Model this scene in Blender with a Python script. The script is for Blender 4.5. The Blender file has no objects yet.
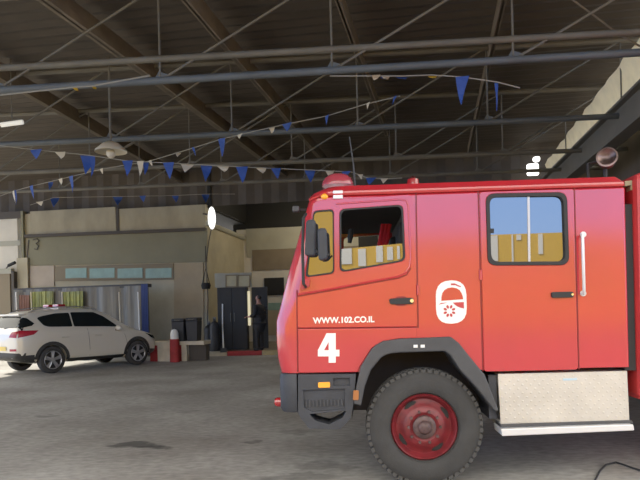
import bpy, bmesh, math, random
from mathutils import Vector, Matrix
from mathutils.bvhtree import BVHTree
random.seed(7)
PI = math.pi
C = bpy.context.scene.collection
sc = bpy.context.scene

# ------------------------------------------------------------------ camera
CAMH, ROLL, FPX, U0, V0 = 1.56, 0.024, 640.0, 320.0, 306.0
RIGHT = Vector((math.cos(ROLL), 0, -math.sin(ROLL)))
UP = Vector((math.sin(ROLL), 0, math.cos(ROLL)))
FWD = Vector((0, 1, 0))
CAM = Vector((0, 0, CAMH))
cd = bpy.data.cameras.new('camera')
cam = bpy.data.objects.new('camera', cd)
C.objects.link(cam)
cd.sensor_width = 36; cd.lens = 36 * FPX / 640
cd.shift_y = (V0 - 240) / 640
cd.clip_end = 400
cam.matrix_world = Matrix(((RIGHT.x, UP.x, -FWD.x, CAM.x), (RIGHT.y, UP.y, -FWD.y, CAM.y),
                           (RIGHT.z, UP.z, -FWD.z, CAM.z), (0, 0, 0, 1)))
sc.camera = cam

def ray(u, v):
    return FWD + RIGHT * ((u - U0) / FPX) - UP * ((v - V0) / FPX)
def at_depth(u, v, d): return CAM + ray(u, v) * d
def at_z(u, v, z):
    r = ray(u, v); return CAM + r * ((z - CAMH) / r.z)
def at_plane(u, v, p, n):
    r = ray(u, v); return CAM + r * ((p - CAM).dot(n) / r.dot(n))

# ------------------------------------------------------------------ materials
def mat(name, col, rough=.6, metal=0., var=.0, scale=4., bump=0., bscale=40., coat=0., coat_ior=1.5, coat_rough=.05,
        col2=None, stretch=(1, 1, 1), emit=None, estr=0., spec=.5, alpha=1.):
    m = bpy.data.materials.new(name); m.use_nodes = True
    nt = m.node_tree; b = nt.nodes['Principled BSDF']
    b.inputs['Base Color'].default_value = (*col, 1)
    b.inputs['Roughness'].default_value = rough
    b.inputs['Metallic'].default_value = metal
    b.inputs['Specular IOR Level'].default_value = spec
    b.inputs['Coat Weight'].default_value = coat
    b.inputs['Coat IOR'].default_value = coat_ior
    b.inputs['Coat Roughness'].default_value = coat_rough
    b.inputs['Alpha'].default_value = alpha
    if emit:
        b.inputs['Emission Color'].default_value = (*emit, 1); b.inputs['Emission Strength'].default_value = estr
    tc = nt.nodes.new('ShaderNodeTexCoord')
    mp = nt.nodes.new('ShaderNodeMapping'); mp.inputs['Scale'].default_value = stretch
    nt.links.new(tc.outputs['Object'], mp.inputs['Vector'])
    if var or col2:
        n = nt.nodes.new('ShaderNodeTexNoise'); n.inputs['Scale'].default_value = scale; n.inputs['Detail'].default_value = 5
        n.inputs['Roughness'].default_value = .6
        nt.links.new(mp.outputs['Vector'], n.inputs['Vector'])
        r = nt.nodes.new('ShaderNodeValToRGB')
        r.color_ramp.elements[0].position = .3; r.color_ramp.elements[1].position = .7
        c2 = col2 if col2 else tuple(c * (1 - var) for c in col)
        r.color_ramp.elements[0].color = (*c2, 1); r.color_ramp.elements[1].color = (*col, 1)
        nt.links.new(n.outputs['Fac'], r.inputs['Fac']); nt.links.new(r.outputs['Color'], b.inputs['Base Color'])
    if bump:
        n2 = nt.nodes.new('ShaderNodeTexNoise'); n2.inputs['Scale'].default_value = bscale; n2.inputs['Detail'].default_value = 4
        nt.links.new(mp.outputs['Vector'], n2.inputs['Vector'])
        bp = nt.nodes.new('ShaderNodeBump'); bp.inputs['Strength'].default_value = bump; bp.inputs['Distance'].default_value = .02
        nt.links.new(n2.outputs['Fac'], bp.inputs['Height']); nt.links.new(bp.outputs['Normal'], b.inputs['Normal'])
    return m

M = {}
M['red'] = mat('red_paint', (.52, .016, .027), .5, var=.1, scale=2.5, coat=1, coat_ior=1.72, coat_rough=.12, spec=.2)
M['red_dull'] = mat('red_paint_dull', (.55, .03, .032), .5, var=.2, scale=5, coat=.3, coat_rough=.25)
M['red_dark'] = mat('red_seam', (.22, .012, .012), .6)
M['red_rim'] = mat('red_rim', (.2, .014, .02), .45, var=.5, scale=9)
M['red_dome'] = mat('red_dome_plastic', (.42, .05, .07), .25, coat=.6, var=.25, scale=12)
M['plastic'] = mat('grey_bumper_plastic', (.034, .037, .047), .62, var=.3, scale=8, bump=.15, bscale=120)
M['plastic_lt'] = mat('fender_plastic', (.055, .056, .062), .6, var=.3, scale=6, bump=.1, bscale=100)
M['rubber'] = mat('black_rubber', (.02, .02, .021), .75)
M['tyre'] = mat('tyre_rubber', (.042, .041, .041), .85, var=.35, scale=6, bump=.2, bscale=60)
M['tread'] = mat('tyre_tread', (.06, .058, .056), .9, var=.3, scale=20)
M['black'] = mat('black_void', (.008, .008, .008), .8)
M['darkgrey'] = mat('dark_grey', (.03, .03, .032), .6, var=.2, scale=5)
M['chrome'] = mat('chrome', (.75, .75, .76), .18, 1.)
M['silver'] = mat('silver_paint', (.72, .72, .74), .35, .3)
M['alloy'] = mat('alloy_wheel', (.45, .45, .46), .35, .7)
M['white'] = mat('white_lettering', (.88, .87, .84), .5)
M['orange'] = mat('orange_lens', (.95, .35, .02), .3, coat=.5, emit=(1, .4, .02), estr=.12)
M['amber'] = mat('amber_reflector', (.35, .12, .03), .4)
M['redlens'] = mat('red_lens', (.4, .015, .02), .2, coat=1)
M['hub'] = mat('hub_metal', (.15, .085, .085), .5, .3, var=.75, scale=12)
M['interior'] = mat('cab_interior', (.045, .042, .04), .8, var=.3, scale=5)
M['seat'] = mat('seat_fabric', (.03, .028, .028), .9)
M['chassis'] = mat('chassis', (.03, .022, .02), .8, var=.5, scale=4)

def diamond_plate():
    m = mat('diamond_plate', (.66, .62, .56), .42, .35, var=.22, scale=3)
    nt = m.node_tree; b = nt.nodes['Principled BSDF']
    tc = nt.nodes.new('ShaderNodeTexCoord'); mp = nt.nodes.new('ShaderNodeMapping')
    mp.inputs['Scale'].default_value = (20, 20, 20); mp.inputs['Rotation'].default_value = (0, PI / 4, 0)
    v = nt.nodes.new('ShaderNodeTexVoronoi'); v.inputs['Randomness'].default_value = 0.; v.inputs['Scale'].default_value = 1.
    nt.links.new(tc.outputs['Object'], mp.inputs['Vector']); nt.links.new(mp.outputs['Vector'], v.inputs['Vector'])
    r = nt.nodes.new('ShaderNodeValToRGB'); r.color_ramp.elements[0].position = .2; r.color_ramp.elements[1].position = .45
    r.color_ramp.elements[0].color = (1, 1, 1, 1); r.color_ramp.elements[1].color = (0, 0, 0, 1)
    nt.links.new(v.outputs['Distance'], r.inputs['Fac'])
    bp = nt.nodes.new('ShaderNodeBump'); bp.inputs['Strength'].default_value = .8; bp.inputs['Distance'].default_value = .01
    nt.links.new(r.outputs['Color'], bp.inputs['Height']); nt.links.new(bp.outputs['Normal'], b.inputs['Normal'])
    return m
M['plate'] = diamond_plate()

def glass_mat(name, refl, tint=(.02, .022, .025), through=0.0):
    m = bpy.data.materials.new(name); m.use_nodes = True; nt = m.node_tree
    nt.nodes.remove(nt.nodes['Principled BSDF'])
    out = nt.nodes['Material Output']
    g = nt.nodes.new('ShaderNodeBsdfGlossy'); g.inputs['Roughness'].default_value = .01
    d = nt.nodes.new('ShaderNodeBsdfDiffuse'); d.inputs['Color'].default_value = (*tint, 1)
    t = nt.nodes.new('ShaderNodeBsdfTransparent'); t.inputs['Color'].default_value = (.75, .8, .78, 1)
    m0 = nt.nodes.new('ShaderNodeMixShader'); m0.inputs[0].default_value = through
    nt.links.new(d.outputs[0], m0.inputs[1]); nt.links.new(t.outputs[0], m0.inputs[2])
    f = nt.nodes.new('ShaderNodeFresnel'); f.inputs['IOR'].default_value = refl
    m1 = nt.nodes.new('ShaderNodeMixShader')
    nt.links.new(f.outputs[0], m1.inputs[0]); nt.links.new(m0.outputs[0], m1.inputs[1]); nt.links.new(g.outputs[0], m1.inputs[2])
    nt.links.new(m1.outputs[0], out.inputs['Surface'])
    return m
M['mirror_glass'] = glass_mat('reflective_window_glass', 2.9)
M['cab_glass'] = glass_mat('cab_window_glass', 3.0, through=.15)
M['screen_glass'] = glass_mat('windscreen_glass', 1.3, through=.9)
M['car_glass'] = mat('tinted_car_glass', (.012, .015, .015), .12, spec=.18)
M['teal_glass'] = mat('teal_window_glass', (.2, .34, .27), .3, var=.25, scale=3)

# building materials
M['plaster'] = mat('facade_plaster', (.46, .405, .275), .9, var=.22, scale=1.3, bump=.1)
M['plaster_top'] = mat('facade_upper_panel', (.40, .355, .245), .9, var=.3, scale=1.6, stretch=(1, 1, .5))
M['olive'] = mat('facade_olive_band', (.215, .2, .128), .9, var=.15, scale=1.2)
M['beige'] = mat('facade_beige_panel', (.38, .3, .185), .9, var=.15, scale=2)
M['pinkbeige'] = mat('facade_pink_panel', (.42, .35, .27), .9, var=.15, scale=2)
M['whitewall'] = mat('white_wall_plaster', (.62, .58, .49), .9, var=.18, scale=1.2)
M['paleband'] = mat('pale_grey_band', (.36, .35, .28), .9, var=.15, scale=1.5)
M['brownband'] = mat('brown_shutter', (.2, .16, .11), .9, var=.2, scale=2)
M['darktrim'] = mat('dark_trim', (.06, .05, .04), .8)
M['frame_wood'] = mat('window_frame_brown', (.2, .16, .1), .8)
M['blackdoor'] = mat('black_metal_door', (.009, .010, .010), .6, var=.4, scale=3)
M['lit'] = mat('glow_strip', (.9, .85, .6), .6, emit=(1, .88, .55), estr=.35)
M['transom'] = mat('yellow_transom', (.47, .42, .26), .7, var=.2, scale=4)
M['ceil'] = mat('corrugated_roof', (.088, .070, .052), .8, var=.35, scale=.8, stretch=(1, 3, 1))
M['clad'] = mat('dark_cladding', (.10, .083, .066), .85, var=.45, scale=.9)
M['steel'] = mat('truss_steel', (.16, .15, .122), .6, var=.35, scale=1.5)
M['steel_blue'] = mat('truss_steel_blue', (.11, .13, .145), .55, var=.3, scale=1.2)
M['rust'] = mat('rusty_brown_steel', (.2, .16, .115), .8, var=.4, scale=2)
M['beam_beige'] = mat('beige_fascia', (.8, .7, .48), .85, var=.4, scale=2.5, bump=.8, bscale=3, emit=(.52, .43, .27), estr=.0)
nt_ = M['beam_beige'].node_tree; b_ = nt_.nodes['Principled BSDF']; tr_ = nt_.nodes.new('ShaderNodeBsdfTranslucent'); tr_.inputs['Color'].default_value = (.8, .66, .4, 1)
mx_ = nt_.nodes.new('ShaderNodeMixShader'); mx_.inputs[0].default_value = .45
nt_.links.new(b_.outputs[0], mx_.inputs[1]); nt_.links.new(tr_.outputs[0], mx_.inputs[2]); nt_.links.new(mx_.outputs[0], nt_.nodes['Material Output'].inputs['Surface'])
M['beam_grey'] = mat('grey_girder', (.17, .16, .14), .7, var=.2, scale=2)
M['pen_blue'] = mat('blue_pennant_cloth', (.02, .07, .33), .7)
M['pen_white'] = mat('white_pennant_cloth', (.6, .56, .46), .8)
M['pen_yellow'] = mat('yellow_pennant_cloth', (.55, .38, .04), .8)
M['cord'] = mat('cord', (.3, .29, .25), .8)
M['lamp_white'] = mat('lamp_shade_white', (.62, .57, .45), .6)
M['tube_white'] = mat('fluorescent_tube', (.8, .78, .7), .5, emit=(1, .97, .88), estr=.25)
M['bright'] = mat('bright_white_lamp', (.95, .95, .95), .4, emit=(1, 1, .97), estr=.9)
M['daylight'] = mat('daylight_glow_sheet', (.9, .9, .88), .5, emit=(1, .98, .93), estr=2.2)
M['car'] = mat('car_white_paint', (.66, .61, .51), .3, coat=.8, coat_rough=.05)
M['car_dark'] = mat('car_dark_cladding', (.028, .027, .026), .65)
M['carseam'] = mat('car_seam', (.3, .28, .23), .7)
M['taillight'] = mat('tail_light', (.34, .012, .025), .3, spec=.2)
M['yellowplate'] = mat('yellow_plate', (.75, .55, .1), .5)
M['kerb_red'] = mat('kerb_red', (.36, .025, .025), .75, var=.35, scale=5)
M['kerb_yellow'] = mat('kerb_yellow', (.42, .33, .16), .8, var=.4, scale=4)
M['kerb_white'] = mat('kerb_white', (.62, .55, .41), .8, var=.25, scale=4)
M['pave'] = mat('pavement', (.2, .175, .14), .9, var=.3, scale=2)
M['bin'] = mat('dark_bin', (.022, .022, .024), .6, var=.3, scale=8)
M['bluecloth'] = mat('blue_tarp', (.035, .06, .2), .6, var=.2, scale=4)
M['sheet_green'] = mat('yellow_green_sheet', (.27, .28, .06), .6, col2=(.13, .15, .06), scale=3)
M['sheet_pink'] = mat('faded_red_sheet', (.3, .16, .12), .7, var=.3, scale=3)
M['cloth_dark'] = mat('black_uniform', (.014, .013, .014), .85)
M['skin'] = mat('skin', (.42, .2, .14), .6)
M['hair'] = mat('dark_hair', (.012, .01, .009), .7)
M['ochre'] = mat('ochre_wall', (.72, .44, .06), .9, var=.08, scale=.6)
M['outwhite'] = mat('outside_white', (.75, .73, .68), .8)

def curtain_mat():
    m = mat('grey_plastic_curtain', (.22, .2, .17), .35, spec=.5)
    nt = m.node_tree; b = nt.nodes['Principled BSDF']
    tc = nt.nodes.new('ShaderNodeTexCoord'); mp = nt.nodes.new('ShaderNodeMapping')
    mp.inputs['Scale'].default_value = (5, 5, .25)
    n = nt.nodes.new('ShaderNodeTexNoise'); n.inputs['Scale'].default_value = 1.6; n.inputs['Detail'].default_value = 5
    r = nt.nodes.new('ShaderNodeValToRGB')
    r.color_ramp.elements[0].position = .35; r.color_ramp.elements[0].color = (.038, .035, .024, 1)
    r.color_ramp.elements[1].position = .75; r.color_ramp.elements[1].color = (.16, .142, .1, 1)
    nt.links.new(tc.outputs['Object'], mp.inputs['Vector']); nt.links.new(mp.outputs['Vector'], n.inputs['Vector'])
    nt.links.new(n.outputs['Fac'], r.inputs['Fac']); nt.links.new(r.outputs['Color'], b.inputs['Base Color'])
    return m
M['curtain'] = curtain_mat()

def ground_mat():
    m = bpy.data.materials.new('concrete_ground'); m.use_nodes = True
    nt = m.node_tree; N = nt.nodes; L = nt.links; b = N['Principled BSDF']
    tc = N.new('ShaderNodeTexCoord')
    def noise(scale, detail, lo, hi, c0, c1, stretch=(1, 1, 1)):
        mp = N.new('ShaderNodeMapping'); mp.inputs['Scale'].default_value = stretch
        L.new(tc.outputs['Object'], mp.inputs['Vector'])
        n = N.new('ShaderNodeTexNoise'); n.inputs['Scale'].default_value = scale; n.inputs['Detail'].default_value = detail
        L.new(mp.outputs['Vector'], n.inputs['Vector'])
        r = N.new('ShaderNodeValToRGB')
        r.color_ramp.elements[0].position = lo; r.color_ramp.elements[1].position = hi
        r.color_ramp.elements[0].color = (*c0, 1); r.color_ramp.elements[1].color = (*c1, 1)
        L.new(n.outputs['Fac'], r.inputs['Fac']); return r.outputs['Color'], n
    base, _ = noise(.6, 9, .32, .7, (.215, .2, .178), (.40, .388, .366))
    fine, nf = noise(9, 6, .3, .7, (.72, .72, .72), (1.16, 1.16, 1.16), (1, 1.6, 1))
    mx = N.new('ShaderNodeMix'); mx.data_type = 'RGBA'; mx.blend_type = 'MULTIPLY'; mx.inputs['Factor'].default_value = 1
    L.new(base, mx.inputs['A']); L.new(fine, mx.inputs['B'])
    cur = mx.outputs['Result']
    # oil stains: distorted ellipses at their place on the floor
    dn = N.new('ShaderNodeTexNoise'); dn.inputs['Scale'].default_value = 4; dn.inputs['Detail'].default_value = 4
    L.new(tc.outputs['Object'], dn.inputs['Vector'])
    sub = N.new('ShaderNodeVectorMath'); sub.operation = 'SUBTRACT'; sub.inputs[1].default_value = (.5, .5, .5)
    L.new(dn.outputs['Color'], sub.inputs[0])
    scl = N.new('ShaderNodeVectorMath'); scl.operation = 'SCALE'; scl.inputs['Scale'].default_value = .55
    L.new(sub.outputs[0], scl.inputs[0])
    add = N.new('ShaderNodeVectorMath'); add.operation = 'ADD'
    L.new(tc.outputs['Object'], add.inputs[0]); L.new(scl.outputs[0], add.inputs[1])
    for (u, v, ru, rv, dark) in [(136, 445, 26, 3.2, .30), (160, 447, 18, 2.2, .4), (253, 442, 12, 2.2, .5), (48, 416, 8, 1.5, .6),
                                 (300, 432, 22, 3, .7), (320, 466, 30, 5, .65), (295, 478, 40, 4, .6), (190, 411, 14, 1.5, .8), (330, 420, 16, 4, .6)]:
        p = at_z(u, v, 0); e = at_z(u + ru, v, 0); q = at_z(u, v - rv, 0)
        rx, ry = abs(e.x - p.x), abs(q.y - p.y)
        mp = N.new('ShaderNodeMapping'); mp.vector_type = 'POINT'
        mp.inputs['Location'].default_value = (-p.x / rx, -p.y / ry, 0); mp.inputs['Scale'].default_value = (1 / rx, 1 / ry, 1)
        L.new(add.outputs[0], mp.inputs['Vector'])
        ln = N.new('ShaderNodeVectorMath'); ln.operation = 'LENGTH'; L.new(mp.outputs['Vector'], ln.inputs[0])
        mr = N.new('ShaderNodeMapRange'); mr.inputs['From Min'].default_value = .75; mr.inputs['From Max'].default_value = 1.15
        mr.inputs['To Min'].default_value = dark; mr.inputs['To Max'].default_value = 1
        L.new(ln.outputs['Value'], mr.inputs['Value'])
        m2 = N.new('ShaderNodeMix'); m2.data_type = 'RGBA'; m2.blend_type = 'MULTIPLY'; m2.inputs['Factor'].default_value = 1
        L.new(cur, m2.inputs['A']); L.new(mr.outputs['Result'], m2.inputs['B']); cur = m2.outputs['Result']
    L.new(cur, b.inputs['Base Color'])
    b.inputs['Roughness'].default_value = .72
    bp = N.new('ShaderNodeBump'); bp.inputs['Strength'].default_value = .25; bp.inputs['Distance'].default_value = .02
    L.new(nf.outputs['Fac'], bp.inputs['Height']); L.new(bp.outputs['Normal'], b.inputs['Normal'])
    return m
M['ground'] = ground_mat()

# ------------------------------------------------------------------ mesh helpers
class MB:
    def __init__(s): s.v = []; s.f = []
    def add(s, vs, fs):
        o = len(s.v); s.v += [tuple(v) for v in vs]; s.f += [tuple(i + o for i in f) for f in fs]; return s
    def box(s, a, b, mtx=None):
        x0, y0, z0 = a; x1, y1, z1 = b
        vs = [(x0, y0, z0), (x1, y0, z0), (x1, y1, z0), (x0, y1, z0), (x0, y0, z1), (x1, y0, z1), (x1, y1, z1), (x0, y1, z1)]
        if mtx: vs = [mtx @ Vector(v) for v in vs]
        return s.add(vs, [(0, 3, 2, 1), (4, 5, 6, 7), (0, 1, 5, 4), (1, 2, 6, 5), (2, 3, 7, 6), (3, 0, 4, 7)])
    def prism(s, pts, off):          # pts: 3-D polygon, off: extrusion vector
        n = len(pts); off = Vector(off)
        vs = [Vector(p) for p in pts] + [Vector(p) + off for p in pts]
        fs = [tuple(range(n - 1, -1, -1)), tuple(range(n, 2 * n))]
        fs += [(i, (i + 1) % n, n + (i + 1) % n, n + i) for i in range(n)]
        return s.add(vs, fs)
    def strip(s, outer, inner, off, closed=False):   # band between two polylines of equal length, extruded
        n = len(outer); off = Vector(off)
        o = [Vector(p) for p in outer]; i_ = [Vector(p) for p in inner]
        vs = o + i_ + [p + off for p in o] + [p + off for p in i_]
        fs = []; rng = n if closed else n - 1
        for k in range(rng):
            j = (k + 1) % n
            fs += [(k, j, n + j, n + k), (2 * n + k, 3 * n + k, 3 * n + j, 2 * n + j), (k, 2 * n + k, 2 * n + j, j), (n + k, n + j, 3 * n + j, 3 * n + k)]
        if not closed: fs += [(0, n, 3 * n, 2 * n), (n - 1, 3 * n - 1, 4 * n - 1, 2 * n - 1)]
        return s.add(vs, fs)
    def tube(s, pts, r, seg=8, cap=True):
        pts = [Vector(p) for p in pts]; rs = r if isinstance(r, (list, tuple)) else [r] * len(pts)
        vs = []; fs = []; prev = None
        for i, p in enumerate(pts):
            d = (pts[min(i + 1, len(pts) - 1)] - pts[max(i - 1, 0)]).normalized()
            if prev is None:
                a = d.orthogonal().normalized()
            else:
                a = (prev - d * prev.dot(d))
                a = a.normalized() if a.length > 1e-6 else d.orthogonal().normalized()
            prev = a; bb = d.cross(a)
            for k in range(seg):
                t = 2 * PI * k / seg; vs.append(p + (a * math.cos(t) + bb * math.sin(t)) * rs[i])
        for i in range(len(pts) - 1):
            for k in range(seg):
                j = (k + 1) % seg; fs.append((i * seg + k, i * seg + j, (i + 1) * seg + j, (i + 1) * seg + k))
        if cap: fs += [tuple(range(seg - 1, -1, -1)), tuple((len(pts) - 1) * seg + k for k in range(seg))]
        return s.add(vs, fs)
    def lathe(s, prof, c, axis, seg=32):   # prof: (r, h) along axis
        c = Vector(c); ax = Vector(axis).normalized(); a = ax.orthogonal().normalized(); b = ax.cross(a)
        vs = []; fs = []; n = len(prof)
        for k in range(seg):
            t = 2 * PI * k / seg; d = a * math.cos(t) + b * math.sin(t)
            for (r, h) in prof: vs.append(c + d * r + ax * h)
        for k in range(seg):
            j = (k + 1) % seg
            for i in range(n - 1): fs.append((k * n + i, j * n + i, j * n + i + 1, k * n + i + 1))
        return s.add(vs, fs)
    def ball(s, c, r, seg=16, rings=8, sq=(1, 1, 1)):
        vs = []; fs = []
        for i in range(rings + 1):
            ph = PI * i / rings
            for k in range(seg):
                t = 2 * PI * k / seg
                vs.append((c[0] + r * sq[0] * math.sin(ph) * math.cos(t), c[1] + r * sq[1] * math.sin(ph) * math.sin(t), c[2] + r * sq[2] * math.cos(ph)))
        for i in range(rings):
            for k in range(seg):
                j = (k + 1) % seg; fs.append((i * seg + k, (i + 1) * seg + k, (i + 1) * seg + j, i * seg + j))
        return s.add(vs, fs)

WORLD = {}
def W(o):
    while o is not None:
        if o.name in WORLD: return WORLD[o.name]
        o = o.parent
    return Matrix.Identity(4)

def obj(name, mb, m, parent=None, world=False, smooth=False, bevel=0, label=None):
    me = bpy.data.meshes.new(name)
    vs = mb.v
    if world and parent is not None:
        w = W(parent).inverted(); vs = [w @ Vector(v) for v in vs]
    me.from_pydata([tuple(v) for v in vs], [], mb.f)
    bm = bmesh.new(); bm.from_mesh(me)
    bmesh.ops.remove_doubles(bm, verts=bm.verts, dist=1e-5)
    bmesh.ops.recalc_face_normals(bm, faces=bm.faces)
    bm.to_mesh(me); bm.free()
    me.materials.append(m)
    o = bpy.data.objects.new(name, me); C.objects.link(o)
    if parent is not None: o.parent = parent
    if smooth:
        for p in me.polygons: p.use_smooth = True
        try: me.set_sharp_from_angle(angle=math.radians(38))
        except Exception: pass
    if bevel:
        md = o.modifiers.new('bevel', 'BEVEL'); md.width = bevel; md.segments = 2; md.limit_method = 'ANGLE'
    if label: o['label'] = label
    return o

def thing(name, label, cat, loc=(0, 0, 0), rz=0, group=None):
    o = bpy.data.objects.new(name, None); C.objects.link(o); o.empty_display_size = .1
    o.location = loc; o.rotation_euler = (0, 0, rz)
    o['label'] = label; o['category'] = cat
    if group: o['group'] = group
    WORLD[o.name] = Matrix.Translation(loc) @ Matrix.Rotation(rz, 4, 'Z')
    return o
def tag(o, label, cat, group=None, kind=None):
    o['label'] = label; o['category'] = cat
    if group: o['group'] = group
    if kind: o['kind'] = kind
    return o
def struct(name, mb, m, parent=None, label=None, **k):
    o = obj(name, mb, m, parent, **k)
    o['kind'] = 'structure'
    if label: o['label'] = label
    return o
def boolean(o, cutter, op='DIFFERENCE'):
    md = o.modifiers.new('b', 'BOOLEAN'); md.object = cutter; md.operation = op; md.solver = 'EXACT'
    bpy.context.view_layer.update()
    dg = bpy.context.evaluated_depsgraph_get()
    me = bpy.data.meshes.new_from_object(o.evaluated_get(dg))
    o.modifiers.clear(); o.data = me
def kill(o): bpy.data.objects.remove(o)
def rounded(pts, r, seg=5):      # round the corners of a 2-D polygon
    out = []; n = len(pts)
    for i in range(n):
        p = Vector(pts[i]); a = Vector(pts[i - 1]); b = Vector(pts[(i + 1) % n])
        rr = r[i] if isinstance(r, (list, tuple)) else r
        da = (a - p); db = (b - p); la = min(rr, da.length * .49); lb = min(rr, db.length * .49)
        if rr <= 0: out.append(tuple(p)); continue
        s = p + da.normalized() * la; e = p + db.normalized() * lb
        for k in range(seg + 1):
            t = k / seg; out.append(tuple(s * (1 - t) ** 2 + p * 2 * t * (1 - t) + e * t ** 2))
    return out
def text_mesh(body, size, bold=.0):
    cu = bpy.data.curves.new('t', 'FONT'); cu.body = body; cu.size = size; cu.offset = bold; cu.resolution_u = 4
    cu.extrude = .001
    to = bpy.data.objects.new('t', cu); C.objects.link(to); bpy.context.view_layer.update()
    me = bpy.data.meshes.new_from_object(to.evaluated_get(bpy.context.evaluated_depsgraph_get()))
    kill(to)
    mb = MB(); mb.add([v.co[:] for v in me.vertices], [tuple(p.vertices) for p in me.polygons])
    return mb
def bounds(mb): return [(min(v[i] for v in mb.v), max(v[i] for v in mb.v)) for i in range(3)]

# ------------------------------------------------------------------ fire truck (local: +X to the rear, +Y across, +Z up)
PSI = math.radians(3.0)
t0 = at_z(425, 486, 0)
truck = thing('fire_truck', 'red fire truck with white number 4, seen from its side, in the open shed', 'fire truck', t0, -PSI)
TM = Matrix.Translation(t0) @ Matrix.Rotation(-PSI, 4, 'Z'); TI = TM.inverted()
tn = TM.to_3x3() @ Vector((0, 1, 0))
def T(u, v, y=0.):
    return TI @ at_plane(u, v, TM @ Vector((0, y, 0)), tn)
def TP(pts, y=0.): return [T(u, v, y) for (u, v) in pts]
WID = 2.35
# --- cab shell: horizontal rounded slices
zb = T(330, 372).z
front = [(281, 372), (277.5, 358), (276, 340), (276, 321), (282, 298), (289, 270), (299, 235), (308.5, 201)]
xr = T(628, 280).x
def slice_pts(z, xf, xrear, inset, rc=.16, rr=.03, wall=0.):
    y0, y1 = inset + wall, WID - inset - wall
    xf += wall; xrear -= wall + inset * .6
    rc = max(rc - wall * .5, .05)
    pts = []
    for (cx, cy, r, a0) in ((xf + rc, y0 + rc, rc, PI), (xrear - rr, y0 + rr, rr, 1.5 * PI), (xrear - rr, y1 - rr, rr, 0), (xf + rc, y1 - rc, rc, .5 * PI)):
        for k in range(7):
            a = a0 + k / 6 * PI / 2
            pts.append((cx + r * math.cos(a), cy + r * math.sin(a), z))
    return pts
def loft(slices):
    vs = []; fs = []; n = len(slices[0])
    for s in slices: vs += s
    for i in range(len(slices) - 1):
        for k in range(n):
            j = (k + 1) % n; fs.append((i * n + k, i * n + j, (i + 1) * n + j, (i + 1) * n + k))
    fs += [tuple(range(n - 1, -1, -1)), tuple((len(slices) - 1) * n + k for k in range(n))]
    return vs, fs
outer = []; fp = []
for (u, v) in front:
    p = T(u, v, .12); fp.append((p.z, p.x))
def xf_at(z):
    for i in range(len(fp) - 1):
        if fp[i][0] <= z <= fp[i + 1][0]:
            t = (z - fp[i][0]) / (fp[i + 1][0] - fp[i][0]); return fp[i][1] * (1 - t) + fp[i + 1][1] * t
    return fp[0][1] if z < fp[0][0] else fp[-1][1]
ztop = T(440, 179.8).z; zgut = T(440, 191).z
for (z, x) in fp:
    ins = max(0, (z - 1.95)) * .0
    outer.append(slice_pts(z, x, xr, ins))
xg = fp[-1][1]
outer.append(slice_pts(zgut, xg + .02, xr, .025))
outer.append(slice_pts(zgut + .002, xg + .005, xr + .01, .008))
outer.append(slice_pts(zgut + .028, xg + .03, xr + .01, .012))
outer.append(slice_pts(ztop - .012, xg + .13, xr, .07))
outer.append(slice_pts(ztop, xg + .25, xr - .03, .2))
zi0 = T(350, 326).z
inner = [slice_pts(z, xf_at(z), xr, max(0, z - 1.95) * .03, wall=.05) for z in (zi0, zi0 + .3, 2.05, zgut - .01)]
mb = MB(); mb.add(*loft(outer))
v, f = loft(inner); mb.add(v, [tuple(reversed(q)) for q in f])
me = bpy.data.meshes.new('cab_shell'); me.from_pydata(mb.v, [], mb.f)
bm = bmesh.new(); bm.from_mesh(me); bm.normal_update(); 
bm.to_mesh(me); bm.free()
cab = bpy.data.objects.new('cab_body', me); C.objects.link(cab); me.materials.append(M['red'])
cab.matrix_basis = Matrix.Identity(4)
QUART = [(313.7, 211), (333.7, 209.5), (334.2, 273.5), (305.5, 277.5)]
DOORW = [(339.5, 209.5), (402.8, 204.8), (405.3, 261), (339.8, 272.5)]
CREW = [(485.5, 194), (566, 192.5), (568.5, 265), (487.5, 265.5)]
def cutter(pts2, y0, y1, name='cut'):
    c = obj(name, MB().prism([Vector((p[0], y0, p[2])) for p in pts2], (0, y1 - y0, 0)), M['black']); return c
def rnd3(px, r, y=0.):
    q = rounded(px, r); return [T(a, b, y) for a, b in q]
for (poly, r, y0, y1) in ((QUART, 4, -.2, WID + .2), (DOORW, 6, -.2, WID + .2), (CREW, 9, -.2, .4)):
    c = cutter(rnd3(poly, r), y0, y1); boolean(cab, c); kill(c)
# windscreen opening
zl, zh = T(290, 272).z, T(308, 206).z
c = obj('cut', MB().box((xf_at(zl) - .6, .17, zl), (xg + .35, WID - .17, zh)), M['black']); boolean(cab, c); kill(c)
ARCH_O = [(352, 420), (357, 385), (361, 367), (372.5, 349), (384, 342), (400, 339.5), (451, 337.5), (458, 343), (470, 358), (484, 375), (500, 420)]
c = cutter([T(a, b) for a, b in ARCH_O], -.2, .55); boolean(cab, c); kill(c)
cab.parent = truck
for p in cab.data.polygons: p.use_smooth = True
cab.data.set_sharp_from_angle(angle=math.radians(30))
# wheel well liner
mb = MB(); ai = [T(a, b) for a, b in ARCH_O]
q0 = [Vector((p.x, .01, p.z - .004)) for p in ai]; q1 = [Vector((p.x, .545, p.z - .004)) for p in ai]
n = len(ai); mb.add(q0 + q1, [(i, i + 1, n + i + 1, n + i) for i in range(n - 1)] + [tuple(n + i for i in range(n))])
obj('wheel_well', mb, M['chassis'], truck)
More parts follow.
